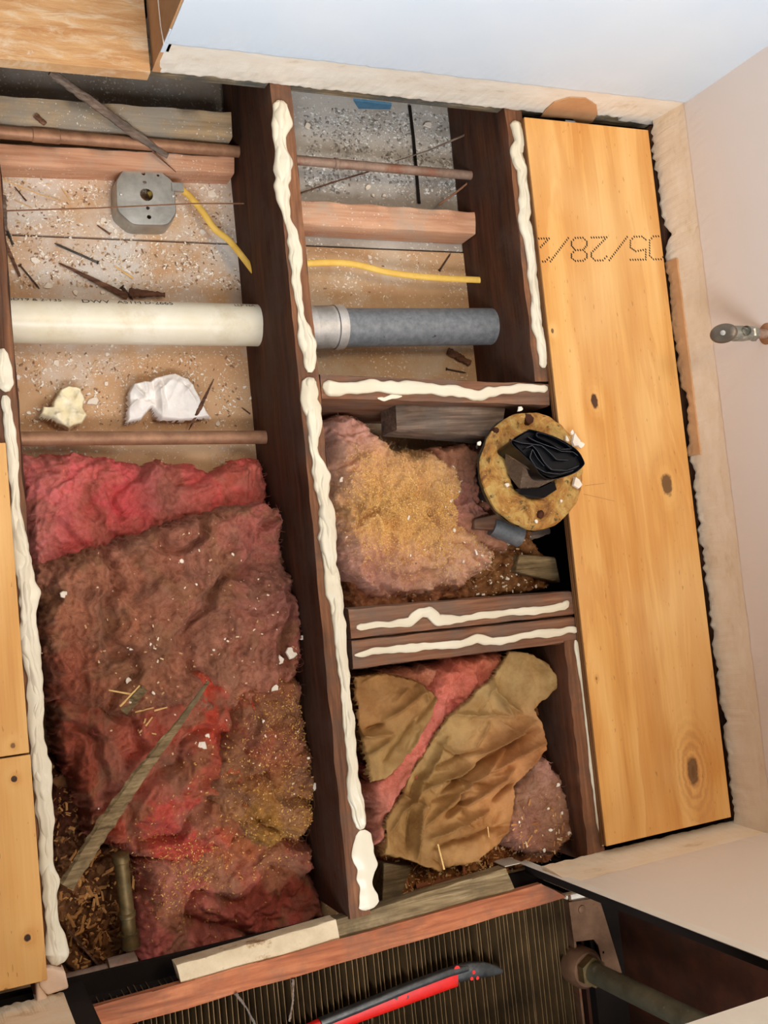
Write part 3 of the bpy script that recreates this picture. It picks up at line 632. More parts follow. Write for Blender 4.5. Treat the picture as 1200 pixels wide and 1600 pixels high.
bead([(554, 1024), (580, 1018), (640, 1012), (720, 1006), (745, 1000), (770, 1002), (830, 992), (870, 988), (902, 984)],
     [6, 13, 12, 14, 20, 13, 12, 16, 18], 'lower cream glue line on the doubled blocking', 9, strands=1)
bead([(899, 1000), (906, 1040), (913, 1090), (921, 1160), (929, 1230), (936, 1290), (942, 1322)], [8, 9, 10, 9, 10, 9, 8], 'thin cream glue line along the lower left edge of the stamped plywood', 10, strands=1)
for (a, b, c_, d_) in ((590, 625, 628, 618),):
    bead([(590, 622), (600, 624), (612, 619), (628, 619)], [5, 8, 9, 5], 'small glue smear below the single glue line on the blocking', 11, strands=1, hgt=.3)

# ------------------------------------------------------------------ pipes and electrical
# white plastic pipe
zc = -.168; rp = .0345
def pipe(pts, r, m, name='pipe', parent=None, n=32): 
    mb = MB(); mb.tube(pts, r, n); return mb.build(name, m, parent, True)
a = Z(-12, 500, zc); b = Z(430, 509, zc); b.y = a.y + (b.y - a.y)
t = thing('drain_pipe', 'white plastic drain pipe running across the left bay', 'pipe', a.lerp(b, .5)); t.location.z = zc - rp
pipe([a, b], rp, M['pvc'], 'pipe_body', t)
def pipetext(s, px, py, size, parent, th0=62, flip=False):
    cu = bpy.data.curves.new('t', 'FONT'); cu.body = s; cu.size = size; cu.align_x = 'CENTER'; cu.fill_mode = 'FRONT'
    o = bpy.data.objects.new('t', cu); C.objects.link(o); bpy.context.view_layer.update()
    me = bpy.data.meshes.new_from_object(o.evaluated_get(bpy.context.evaluated_depsgraph_get())); bpy.data.objects.remove(o)
    bm = bmesh.new(); bm.from_mesh(me)
    bmesh.ops.subdivide_edges(bm, edges=[e for e in bm.edges if e.calc_length() > .004], cuts=2); bm.to_mesh(me); bm.free()
    d = (b - a).normalized(); c0 = Z(px, py, zc); k = (c0 - a).dot(d)
    for v in me.vertices:
        u, h = v.co.x, v.co.y
        th = math.radians(th0) + (h - size * .3) / rp
        q = a + d * (k + u); v.co = Vector((q.x, q.y + math.cos(math.pi / 2 - th) * 0 + math.sin(th) * (rp + .0003), q.z + math.cos(th) * (rp + .0003)))
    return link('printed_text', me, M['ink'], parent)
for s, px, sz in (('SDT9 & 2-T35', 55, .013), ('DWV', 148, .018), ('ASTM D-2665', 225, .015), ('LLP NA', 378, .011)): pipetext(s, px, 500, sz, t, 50)
# grey pipe with banded coupling
zc = -.122
a2 = Z(440, 513, zc); b2 = Z(790, 510, zc)
t = thing('drain_pipe', 'grey metal drain pipe running across the right bay', 'pipe', a2.lerp(b2, .5)); t.location.z = zc - .04
pipe([a2, b2], .0325, M['greypipe'], 'pipe_body', t)
c1_ = Z(478, 512, zc); c2_ = Z(534, 511, zc)
cp = thing('pipe_coupling', 'shiny banded coupling on the grey pipe beside the middle joist', 'pipe coupling', c1_.lerp(c2_, .5)); cp.location.z = zc - .045
pipe([c1_, c1_.lerp(c2_, .74)], .0352, M['band'], 'shield', cp); pipe([c1_.lerp(c2_, .76), c2_], .0372, M['band'], 'clamp_band', cp)
for k in range(16):
    q = c1_.lerp(c2_, .25); mb = MB()
    q = c1_.lerp(c2_, .2 + k * .031); mb.tube([q, q + (c2_ - c1_).normalized() * .0006], .0358, 32); mb.build('corrugation', M['band'], cp, True)
q = Z(528, 541, zc - .02); MB().tube([q + Vector((-.002, -.006, 0)), q + Vector((0, .008, .002))], .0042, 6).build('clamp_screw', M['band'], cp)
# copper and others
def copper(pa_, za, pb_, zb, r, label, m='copper', fit=()):
    A = Z(*pa_, za); B = Z(*pb_, zb); t = thing('copper_pipe', label, 'pipe', A.lerp(B, .5)); pipe([A, B], r, M[m], 'tube', t, 20)
    for (u0, u1, k) in fit:
        F = A.lerp(B, u0); E_ = A.lerp(B, u1); n_ = (E_ - F).normalized() * .0012
        mb = MB(); mb.tube([F - n_, F, F + n_, E_ - n_, E_, E_ + n_], [r * 1.05, r * k, r * (k - .04), r * (k - .04), r * k, r * 1.05], 20); mb.build('fitting', M[m], t, True)
    return t
copper((-20, 205), -.165, (385, 238), -.182, .0098, 'copper pipe with a soldered sleeve across the top of the left bay', fit=((.16, .255, 1.16),))
copper((450, 249), -.125, (757, 276), -.135, .0082, 'dusty grey-green copper pipe across the top of the right bay', 'copper_grey', ((.22, .235, 1.2),))
copper((-20, 686), -.175, (425, 683), -.177, .0112, 'bare copper pipe above the pink wool in the left bay')
copper((188, 1335), -.11, (205, 1480), -.14, .0105, 'short tarnished pipe standing out of the wool at the lower left', 'brass', ((.0, .07, 1.2), (.62, .66, 1.2), (.84, .99, 1.3)))
copper((80, 1545), -.12, (215, 1510), -.12, .015, 'dark galvanized pipe with a fitting in the lower left corner', 'copper_grey', ((.66, .98, 1.45),))
# yellow cables: flat oval jacket
def cable(path, label, wd=.0058):
    pts = [Z(a, b, z) for a, b, z in path]; full = []
    for i in range(len(pts) - 1):
        p0 = pts[max(i - 1, 0)]; p1 = pts[i]; p2 = pts[i + 1]; p3 = pts[min(i + 2, len(pts) - 1)]
        for k in range(8):
            t = k / 8; full.append(.5 * ((2 * p1) + (p2 - p0) * t + (2 * p0 - 5 * p1 + 4 * p2 - p3) * t * t + (3 * p1 - p0 - 3 * p2 + p3) * t**3))
    full.append(pts[-1]); mb = MB(); mb.tube(full, wd, 14, flat=.55); return setp(mb.build('electrical_cable', M['yellow'], None, True), label, 'cable')
cable([(232, 305, -.22), (262, 292, -.215), (285, 297, -.21), (310, 322, -.205), (335, 357, -.20), (360, 378, -.19), (397, 425, -.17)], 'yellow cable curving out of the metal junction box')
cable([(470, 412, -.13), (520, 410, -.13), (560, 414, -.135), (610, 426, -.14), (680, 434, -.14), (765, 438, -.14)], 'yellow cable running across the right bay above the grey pipe')
# octagonal junction box lying upside down
ob = thing('junction_box', 'octagonal galvanized junction box lying on the dusty ceiling board', 'junction box', (0, 0, 0)); ctr = Z(229, 309, -.198); ob.location = (ctr.x, ctr.y, CL)
ob['_w'] = [ctr.x, ctr.y, CL]
oc = [(193, 262), (247, 263), (272, 283), (277, 333), (263, 353), (207, 352), (182, 330), (180, 283)]
W = [Z(a, b, -.198) for a, b in oc]; cen = sum(W, Vector()) / 8
def ring_round(W, s, z, r=.22):
    out = []
    for i in range(8):
        A = W[i - 1]; B = W[i]; D = W[(i + 1) % 8]
        for u in (0, .33, .66, 1):
            p0 = B.lerp(A, r); p2 = B.lerp(D, r); q = p0.lerp(B, u).lerp(B.lerp(p2, u), u); q = cen + (q - cen) * s; out.append((q.x, q.y, z))
    return out
rings = [ring_round(W, 1.02, CL + .001), ring_round(W, 1.0, -.209), ring_round(W, .998, -.203), ring_round(W, .985, -.1995), ring_round(W, .965, -.198)]
n_ = len(rings[0]); mb = MB(); mb.add(sum(rings, []), [(j * n_ + i, j * n_ + (i + 1) % n_, (j + 1) * n_ + (i + 1) % n_, (j + 1) * n_ + i) for j in range(4) for i in range(n_)]); mb.build('side_wall', M['steel'], ob, True)
hc = lambda a, b, r: circ(Z(a, b, -.198), r, 16)
o = plate('back_plate', [(q[0], q[1]) for q in ring_round(W, .966, 0)], [circ(Z(229, 304, -.198), .0105, 24), hc(224, 271, .0030), hc(247, 274, .002), hc(226, 285, .0028), hc(231, 325, .0028), hc(233, 339, .0034)], -.200, -.198, M['steel'], ob, .0003)
for (a, b_) in ((189, 303), (271, 306)):
    q = Z(a, b_, -.197); MB().tube([q - Vector((0, 0, .003)), q + Vector((0, 0, .0008)), q + Vector((0, 0, .0012))], [.0028, .0026, .0015], 12).build('rivet', M['band'], ob, True)
MB().box(tuple(Z(268, 300, -.201)), tuple(Z(285, 288, -.201) + Vector((0, 0, .006)))).build('cable_clamp', M['steel'], ob)
# angle stop valve on the right wall
vy = PX(1200, 517, XR).y; vb = PX(1200, 517, 1.225); A = Vector((XR - .002, vb.y, vb.z)); axis_ = Vector((-1, 0, 0))
vt = thing('stop_valve', 'dull chrome stop valve with oval handle sticking out of the right wall', 'valve', A)
h = PX(1130, 521, 1.175); hz = h.z
A = Vector((XR, h.y, hz)); 
MB().tube([A, Vector((1.225, h.y, hz))], .0078, 20).build('supply_stub', M['copper_grey'], vt, True)
MB().tube([Vector((XR - .001, h.y, hz)), Vector((XR - .006, h.y, hz))], [.021, .014], 24).build('wall_flange', M['copper'], vt, True)
chrome = plain('dull_chrome', (120, 118, 108), (176, 174, 164), 70, .35, .7, .3, stain=(196, 190, 172), stscale=60, stlo=.56, sthi=.66)
MB().tube([Vector((1.24, h.y, hz)), Vector((1.232, h.y, hz)), Vector((1.228, h.y, hz))], [.0125, .0125, .010], 6).build('compression_nut', chrome, vt)
MB().tube([Vector((1.229, h.y, hz)), Vector((1.215, h.y, hz)), Vector((1.195, h.y, hz)), Vector((1.188, h.y, hz))], [.0105, .0125, .0125, .009], 20).build('valve_body', chrome, vt, True)
q = Vector((1.212, h.y + .001, hz + .002)); 
mb = MB(); mb.tube([q, q + Vector((-.003, 0, .014))], [.0085, .0078], 18, cap=False); mb.tube([q, q + Vector((-.002, 0, .009))], .0062, 16); mb.build('outlet', chrome, vt, True)
mb = MB(); hc_ = Vector((1.176, h.y, hz)); ux = Vector((.60, 0, .80)); uy = Vector((0, 1, 0)); un = Vector((-.80, 0, .60)); rr = []
prof = [(.001, .0055), (.5, .0058), (.86, .0052), (.97, .003), (1, .0), (.97, -.003), (.86, -.005), (.001, -.005)]
for (r, hh) in prof: rr += [hc_ + ux * math.cos(t_) * r * .0215 + uy * math.sin(t_) * r * .0155 + un * hh for t_ in [2 * math.pi * k / 28 for k in range(28)]]
mb.add(rr, [(j * 28 + k, j * 28 + (k + 1) % 28, (j + 1) * 28 + (k + 1) % 28, (j + 1) * 28 + k) for j in range(7) for k in range(28)]); hnd = mb.build('oval_handle', plain('tarnished_handle', (96, 84, 74), (132, 120, 106), 30, .4, .6, .2), vt, True)
MB().tube([hc_ + un * .004, hc_ + un * .0072, hc_ + un * .0078], [.0042, .004, .002], 12).build('handle_screw', M['band'], hnd, True)

# ------------------------------------------------------------------ insulation and debris beds
def zf(seed, big, mid, fine, f=7, dome=.0):
    def g(X, Y, a, b):
        wx = X + .03 * fbm(X * 9, Y * 9, seed + 1, 3); wy = Y + .03 * fbm(X * 9, Y * 9, seed + 2, 3)
        r = ridged(wx * f, wy * f, seed, 4) - .55; r2 = ridged(wx * f * 3.1 + 7, wy * f * 3.1, seed + 17, 3) - .55
        c = -np.clip(.16 - np.abs(pn(wx * f * 1.3, wy * f * 1.3, seed + 30)), 0, 1) * .18 * big / .03
        return big * r + .3 * big * r2 + c + mid * fbm(wx * 34, wy * 34, seed + 7, 3) + fine * fbm(X * 150, Y * 150, seed + 9, 3)
    return g
BR = []
def batt(label, poly, zt, zb, base, bl, seed, big=.022, mid=.009, fine=.0030, m='wool', n_f=1500, f=7, pat=1.0, **k):
    t = thing('insulation_batt', label, 'insulation', Z(*poly[0], zb)); t['_w'] = [float(v) for v in t.location]
    o, V, cols = clump('wool', poly, zt, zb, zf(seed, big, mid, fine, f), M[m], lambda V, a, b: vary(blobs(a, b, base, bl), V, seed, .22, 20, pat), t, seed=seed, **k)
    fibres(t, V, cols, int(n_f * .8), seed, .018, .00013, .0012, 1.15); return t, V, cols
PK = (222, 96, 92); BRN = (194, 128, 96); GR = (150, 112, 98); RD = (196, 78, 58); MV = (176, 104, 92); OC = (176, 122, 60)
# rough debris beds first
def bed(label, poly, zt, base, bl, seed, name='debris_bed', **k):
    o, V, cols = clump(name, poly, zt, (CL if seed == 301 else CEIL) - .002, zf(seed, .014, .006, .003, 12), M['debris'], lambda V, a, b: vary(blobs(a, b, base, bl), V, seed, .4, 60), None, edge=.012, rag=.003, warp=.004, seed=seed, **k)
    setp(o, label, 'debris', None, 'stuff'); return o, V, cols
dl, VDL, _ = bed('dark brown rubble and broken chips below the stick in the lower left corner', [(72, 1180), (240, 1180), (240, 1500), (190, 1530), (100, 1530), (80, 1400)], -.19, (96, 62, 42), [(130, 1400, 60, (112, 76, 48)), (100, 1250, 50, (84, 46, 34))], 301)
dr, VDR, _ = bed('brown rubble bed between the pink wool and the doubled blocking', [(545, 900), (640, 900), (700, 690), (780, 680), (862, 700), (835, 840), (866, 870), (866, 925), (545, 965)], -.085, (160, 108, 78), [(760, 740, 50, (186, 124, 104)), (820, 890, 40, (150, 108, 68))], 302)
db, VDB, _ = bed('brown rubble and wood chips at the bottom of the paper-filled bay', [(560, 1048), (850, 1015), (890, 1100), (935, 1330), (780, 1375), (780, 1395), (600, 1425)], -.105, (140, 96, 58), [(700, 1370, 60, (156, 104, 62)), (860, 1335, 40, (150, 96, 66))], 303)

b1, VB1, CB1 = batt('bright pink wool below the copper pipe in the left bay', [(26, 702), (120, 700), (230, 716), (255, 708), (300, 716), (335, 728), (370, 712), (420, 706), (432, 770), (420, 820), (300, 870), (230, 900), (100, 910), (40, 900)], -.155, CL,
     (224, 110, 108), [(80, 740, 50, (232, 122, 124)), (150, 770, 50, (236, 100, 104)), (60, 820, 40, (232, 150, 146)), (190, 800, 40, (228, 84, 90)), (250, 770, 28, (172, 120, 110)), (320, 745, 40, (224, 98, 94)), (400, 740, 30, (226, 110, 100)), (140, 830, 40, (226, 90, 88))], 11, pat=.5, big=.012, xlim=(.139, .5365))
b2, VB2, CB2 = batt('large dirty pink-brown wool mass filling the middle of the left bay', [(44, 872), (80, 868), (130, 852), (175, 838), (260, 806), (340, 786), (420, 770), (452, 788), (466, 850), (478, 900), (492, 960), (490, 1040), (470, 1080), (380, 1130), (300, 1120), (200, 1130), (120, 1120), (72, 1100), (52, 960)], -.075, CL,
     BRN, [(120, 900, 60, (192, 128, 100)), (200, 960, 70, (176, 112, 84)), (300, 880, 60, (180, 116, 96)), (420, 840, 50, (186, 104, 96)), (430, 960, 50, (156, 100, 90)), (300, 1000, 50, (166, 112, 92)), (350, 1040, 60, (196, 124, 98)), (100, 1050, 40, (160, 80, 60)), (230, 1050, 50, (168, 112, 84)), (180, 830, 30, (178, 120, 104)), (460, 900, 30, (150, 96, 86)), (470, 1030, 30, (176, 96, 80))], 12, m='wool_brown', big=.030, n_f=3200, f=6, xlim=(.139, .5365))
b3, VB3, CB3 = batt('reddish wool on the lower left of the left bay under the leaning stick', [(62, 1040), (130, 1040), (220, 1030), (330, 1030), (430, 1060), (430, 1200), (400, 1310), (330, 1380), (240, 1370), (200, 1345), (150, 1335), (120, 1260), (90, 1180)], -.10, CL,
     RD, [(100, 1130, 40, (150, 70, 50)), (170, 1150, 40, (186, 104, 84)), (330, 1130, 40, (206, 78, 58)), (290, 1190, 40, (180, 96, 76)), (230, 1250, 50, (208, 92, 74)), (270, 1270, 30, (212, 80, 80)), (150, 1290, 40, (150, 84, 60)), (380, 1240, 30, (160, 96, 60))], 13, big=.026, n_f=1800, xlim=(.139, .5365))
b4, VB4, CB4 = batt('brown wool sprinkled with wood shavings beside the middle joist', [(370, 1060), (440, 1040), (486, 1050), (502, 1160), (513, 1230), (506, 1290), (480, 1330), (400, 1345), (345, 1300), (322, 1230), (345, 1150)], -.085, CL,
     (166, 100, 70), [(440, 1120, 40, (160, 100, 66)), (400, 1160, 40, (176, 84, 66)), (470, 1220, 30, (160, 108, 70)), (410, 1290, 40, (176, 128, 56)), (360, 1220, 30, (160, 108, 66))], 14, m='wool_brown', big=.020, n_f=1400, xlim=(.2, .5365))
b5, VB5, CB5 = batt('rosy wool lump at the bottom of the left bay by the old pipes', [(215, 1345), (300, 1310), (400, 1280), (490, 1260), (512, 1380), (530, 1452), (440, 1480), (350, 1506), (300, 1528), (262, 1560), (198, 1562), (206, 1500), (226, 1440)], -.105, CL,
     (178, 88, 76), [(270, 1400, 50, (190, 104, 86)), (330, 1400, 40, (186, 100, 90)), (240, 1500, 40, (204, 110, 108)), (440, 1400, 50, (170, 72, 58)), (420, 1440, 40, (180, 84, 74)), (480, 1350, 40, (160, 76, 52)), (370, 1330, 40, (170, 104, 62))], 15, big=.026, n_f=1800, xlim=(.17, .5365))
gold = (232, 178, 98)
b6, VB6, CB6 = batt('pale pink wool covered with golden sawdust in the right bay', [(512, 660), (520, 642), (548, 634), (580, 642), (600, 665), (622, 688), (690, 694), (735, 730), (742, 790), (765, 835), (795, 860), (780, 895), (760, 905), (730, 930), (690, 935), (620, 945), (580, 940), (552, 900), (538, 860), (524, 760)], -.055, CEIL + .02,
     (232, 182, 166), [(560, 670, 36, (226, 172, 160)), (540, 740, 26, (228, 180, 164)), (570, 740, 26, (232, 184, 120)), (660, 740, 40, (236, 190, 140)), (600, 810, 40, gold), (680, 820, 50, gold), (640, 780, 40, (234, 186, 118)), (600, 890, 40, (226, 168, 156)), (700, 890, 40, (232, 186, 168)), (740, 860, 30, (230, 184, 160)), (730, 740, 30, (220, 170, 146)), (545, 860, 30, (226, 178, 170))], 16, pat=.3, big=.018, mid=.009, n_f=1800, xlim=(.576, .98))
batt('dusty rose-brown wool layer between the pale wool and the drain flange', [(680, 692), (735, 688), (762, 700), (752, 740), (765, 790), (800, 828), (800, 866), (760, 860), (700, 820), (690, 750)], -.068, CEIL, (182, 130, 106), [(720, 720, 20, (176, 122, 94)), (735, 770, 26, (196, 134, 118)), (770, 850, 20, (196, 146, 120))], 21, pat=.5, big=.008, mid=.005, n_f=300, edge=.015, xlim=(.6, .99))
# lower right bay: papers and wool
SEG = []
def crease(segs, seed, amp=.010, wd=.006, base=.012, f=8):
    rg = random.Random(seed)
    if len(segs) > 7:
        mx = [q[0] for q in segs] + [q[2] for q in segs]; my = [q[1] for q in segs] + [q[3] for q in segs]; segs = list(segs); k0 = len(segs)
        for i in range(int(k0 * 2.2)):
            x = rg.uniform(min(mx), max(mx)); y = rg.uniform(min(my), max(my)); L = rg.uniform(.08, .3) * (max(mx) - min(mx)); an = rg.choice((-.8, -.8, -.5, -1.2, .6)) + rg.uniform(-.35, .35); segs.append((x, y, x + L * math.cos(an), y + L * math.sin(an), rg.uniform(-.55, .55)))
    def g(X, Y, a, b):
        z = base * fbm(X * f, Y * f, seed, 2) + .0025 * ridged(X * 40 + .5 * fbm(X * 20, Y * 20, seed, 2), Y * 40, seed + 5, 3)
        for (x0, y0, x1, y1, s) in segs:
            ex, ey = x1 - x0, y1 - y0; t = np.clip(((a - x0) * ex + (b - y0) * ey) / (ex * ex + ey * ey), 0, 1); d = np.hypot(a - x0 - t * ex, b - y0 - t * ey) * .00105
            z = z + s * amp * np.exp(-d / wd) * np.sqrt(np.clip(4 * t * (1 - t) + .12, 0, 1))
        return z
    return g
b7, VB7, CB7 = batt('pink strip of wool running diagonally between the two brown papers', [(728, 1020), (800, 1014), (800, 1050), (765, 1085), (745, 1115), (705, 1185), (680, 1230), (650, 1262), (630, 1330), (576, 1335), (576, 1240), (600, 1200), (630, 1150), (665, 1085), (685, 1040)], -.052, CEIL,
     (222, 120, 104), [(740, 1050, 30, (226, 124, 104)), (690, 1120, 30, (234, 128, 116)), (640, 1200, 30, (226, 124, 108)), (590, 1290, 30, (206, 130, 110)), (760, 1025, 20, (196, 118, 84))], 17, pat=.3, big=.008, mid=.004, n_f=700, edge=.02, xlim=(.576, .96))
batt('small pink wool tuft under the left end of the doubled blocking', [(598, 1046), (700, 1034), (706, 1060), (672, 1084), (640, 1078), (612, 1062)], -.07, CEIL, (206, 138, 106), [(640, 1060, 30, (214, 140, 112))], 18, big=.006, mid=.004, n_f=250, edge=.015)
KP = (152, 118, 68)
o, VK1, _ = clump('kraft_paper', [(553, 1058), (600, 1050), (655, 1062), (682, 1088), (672, 1125), (650, 1160), (626, 1194), (604, 1220), (580, 1226), (566, 1160)], -.052, -.082, crease([(600, 1125, 660, 1080, 1), (575, 1140, 600, 1130, -1), (560, 1150, 610, 1145, 1), (600, 1190, 650, 1120, -.8), (620, 1210, 655, 1140, 1), (575, 1180, 610, 1150, 1), (655, 1060, 665, 1100, .8), (690, 1070, 650, 1130, -.9)], 401, .016, .0030), M['kraft'],
     lambda V, a, b: vary(blobs(a, b, KP, [(600, 1090, 30, (160, 116, 68)), (640, 1180, 30, (164, 130, 80))]), V, 5, .15), None, edge=.003, rag=.0025, warp=.003, seed=402, res=.0016)
setp(o, 'smaller brown kraft paper facing left of the pink strip', 'paper')
seg2 = [(700, 1115, 800, 1120, .5), (640, 1260, 700, 1150, 1.1), (665, 1290, 780, 1180, 1), (655, 1240, 740, 1195, 1.1), (690, 1245, 780, 1170, -1), (700, 1280, 800, 1200, .9), (680, 1200, 750, 1170, -.7), (745, 1180, 830, 1130, 1.2), (760, 1205, 845, 1160, 1), (750, 1195, 840, 1140, -1.1),
        (650, 1340, 660, 1250, 1.1), (640, 1330, 648, 1265, -1), (670, 1310, 760, 1265, 1), (680, 1325, 790, 1290, -.8), (700, 1275, 740, 1245, -1), (775, 1090, 815, 1115, .7), (762, 1070, 800, 1120, .8), (720, 1230, 725, 1270, -1), (770, 1250, 805, 1220, -1), (610, 1300, 650, 1240, .6), (690, 1220, 760, 1225, -.6), (640, 1250, 665, 1205, -.8)]
o, VK2, CK2 = clump('kraft_paper', [(797, 1016), (832, 1020), (858, 1036), (878, 1068), (870, 1076), (838, 1110), (848, 1135), (850, 1172), (825, 1200), (805, 1230), (800, 1290), (780, 1322), (735, 1350), (690, 1366), (650, 1350), (600, 1335), (604, 1285), (634, 1232), (668, 1170), (702, 1118), (766, 1058)], -.040, -.066, crease(seg2, 411, .022, .0034, .012), M['kraft'],
     lambda V, a, b: vary(blobs(a, b, KP, [(790, 1080, 40, (170, 140, 92)), (700, 1170, 40, (166, 134, 84)), (780, 1200, 40, (184, 128, 80)), (820, 1160, 30, (176, 122, 78)), (680, 1300, 40, (156, 116, 66)), (760, 1290, 40, (170, 118, 68)), (640, 1300, 30, (140, 104, 58))]), V, 6, .14), None, edge=.003, rag=.0025, warp=.003, seed=412, res=.0014)
setp(o, 'large crumpled brown kraft paper facing right of the pink strip', 'paper')
b8, VB8, CB8 = batt('round grey-pink wool roll at the right end of the crumpled paper', [(846, 1172), (872, 1182), (890, 1215), (905, 1250), (912, 1290), (900, 1325), (872, 1345), (826, 1346), (792, 1322), (788, 1280), (800, 1235), (818, 1196)], -.040, CEIL,
     (172, 128, 104), [(860, 1200, 26, (190, 140, 124)), (830, 1290, 30, (176, 120, 100)), (880, 1270, 26, (164, 124, 96)), (890, 1320, 24, (150, 112, 66)), (820, 1230, 24, (166, 130, 104))], 19, big=.006, mid=.004, m='wool_brown', n_f=900, edge=.02, xlim=(.7, .954))

# ------------------------------------------------------------------ loose crumbs, sawdust, shavings
rng = np.random.RandomState(3)
SD = [(238, 190, 110), (226, 172, 92), (246, 208, 140), (214, 156, 84)]
grains('sawdust', near(VB6, [(600, 815, 40, 3), (680, 825, 46, 4), (575, 745, 24, 1), (650, 760, 40, 2), (720, 790, 22, 1)], 2600, rng), .00055, SD, 1, elong=1.5, label='golden sawdust covering the pale pink wool in the right bay', cat='sawdust')
grains('sawdust', near(np.concatenate([VB4, VB5, VB3]), [(430, 1280, 40, 1.4), (330, 1340, 50, 1), (260, 1375, 50, 1.4), (440, 1110, 30, 1), (380, 1210, 40, 1), (460, 1160, 40, 1), (480, 1250, 26, .8)], 900, rng), .0007, [(206, 156, 80), (186, 132, 62), (222, 176, 108), (170, 112, 54)], 2, label='wood dust strewn over the brown wool beside the middle joist', cat='sawdust')
def onceil(poly, n, z=CEIL + .0004, seed=0):
    r = np.random.RandomState(seed); P = [(q.x, q.y) for q in (Z(a, b, z) for a, b in poly)]; xs = [p[0] for p in P]; ys_ = [p[1] for p in P]; out = []
    while len(out) < n:
        x = r.uniform(min(xs), max(xs), 4000); y = r.uniform(min(ys_), max(ys_), 4000); dd = sdist(x, y, P); k = pn(x * 22, y * 22, seed) + r.rand(4000) * .9
        out += [(x[i], y[i], z) for i in range(4000) if dd[i] > .002 and k[i] > .35]
    return out[:n]
CW = [(240, 228, 210), (226, 206, 180), (250, 244, 234), (214, 186, 150), (150, 116, 90), (196, 160, 120)]
LBt = [(-10, 272), (360, 284), (378, 455), (-10, 450)]; LBb = [(15, 548), (385, 552), (395, 668), (25, 668)]; RBt = [(470, 165), (700, 178), (725, 315), (475, 300)]; RBm = [(480, 392), (740, 395), (745, 470), (485, 470)]
grains('plaster_crumbs', onceil(LBt, 2300, z=CL + .0006, seed=1), .0013, CW, 11, label='plaster crumbs strewn over the ceiling board around the junction box', cat='crumbs')
grains('plaster_crumbs', onceil(LBb, 1300, z=CL + .0006, seed=2), .0012, CW, 12, label='plaster crumbs on the ceiling board below the white pipe', cat='crumbs')
grains('plaster_crumbs', onceil(RBt, 2600, z=CEIL - .0035, seed=3), .0019, [(178, 174, 168), (206, 202, 196), (150, 144, 136), (224, 222, 218), (136, 128, 120)], 13, label='grey mortar crumbs at the top of the right bay', cat='crumbs', elong=1.5)
grains('plaster_crumbs', onceil(RBm, 160, seed=4), .0011, CW, 14, label='few pale crumbs on the board around the yellow cable of the right bay', cat='crumbs')
allw = np.concatenate([VB2, VB3, VB4, VB5]); grains('plaster_crumbs', near(allw, [(300, 900, 110, 1), (220, 1020, 60, 1.2), (400, 960, 70, 1), (300, 1150, 80, 1), (420, 1180, 60, 1)], 80, rng), .0011, [(226, 196, 156), (206, 160, 116), (240, 222, 196)], 15, label='pale crumbs scattered over the dirty wool of the left bay', cat='crumbs')
grains('plaster_crumbs', near(np.concatenate([VDR, VB6]), [(800, 900, 40, 1.6), (760, 720, 30, 1), (740, 800, 26, 1), (680, 900, 60, .6)], 130, rng), .0014, CW, 16, label='pale crumbs over the rubble beside the drain flange', cat='crumbs')
grains('wood_shavings', near(np.concatenate([VDB, VB8]), [(690, 1375, 40, 3), (760, 1340, 30, 2), (850, 1330, 40, 1.6), (640, 1390, 26, 1), (860, 1260, 40, .12)], 160, rng), .0015, [(186, 128, 76), (206, 150, 94), (156, 100, 56), (232, 198, 150)], 17, label='wood shavings at the bottom of the paper-filled bay', cat='shavings', elong=5)
grains('wood_shavings', near(VDL, [(130, 1400, 50, 3), (140, 1470, 40, 2), (100, 1260, 30, 1)], 90, rng), .0022, [(160, 110, 62), (190, 136, 80), (120, 76, 44)], 18, label='wood shavings on the rubble in the lower left corner', cat='shavings', elong=4)
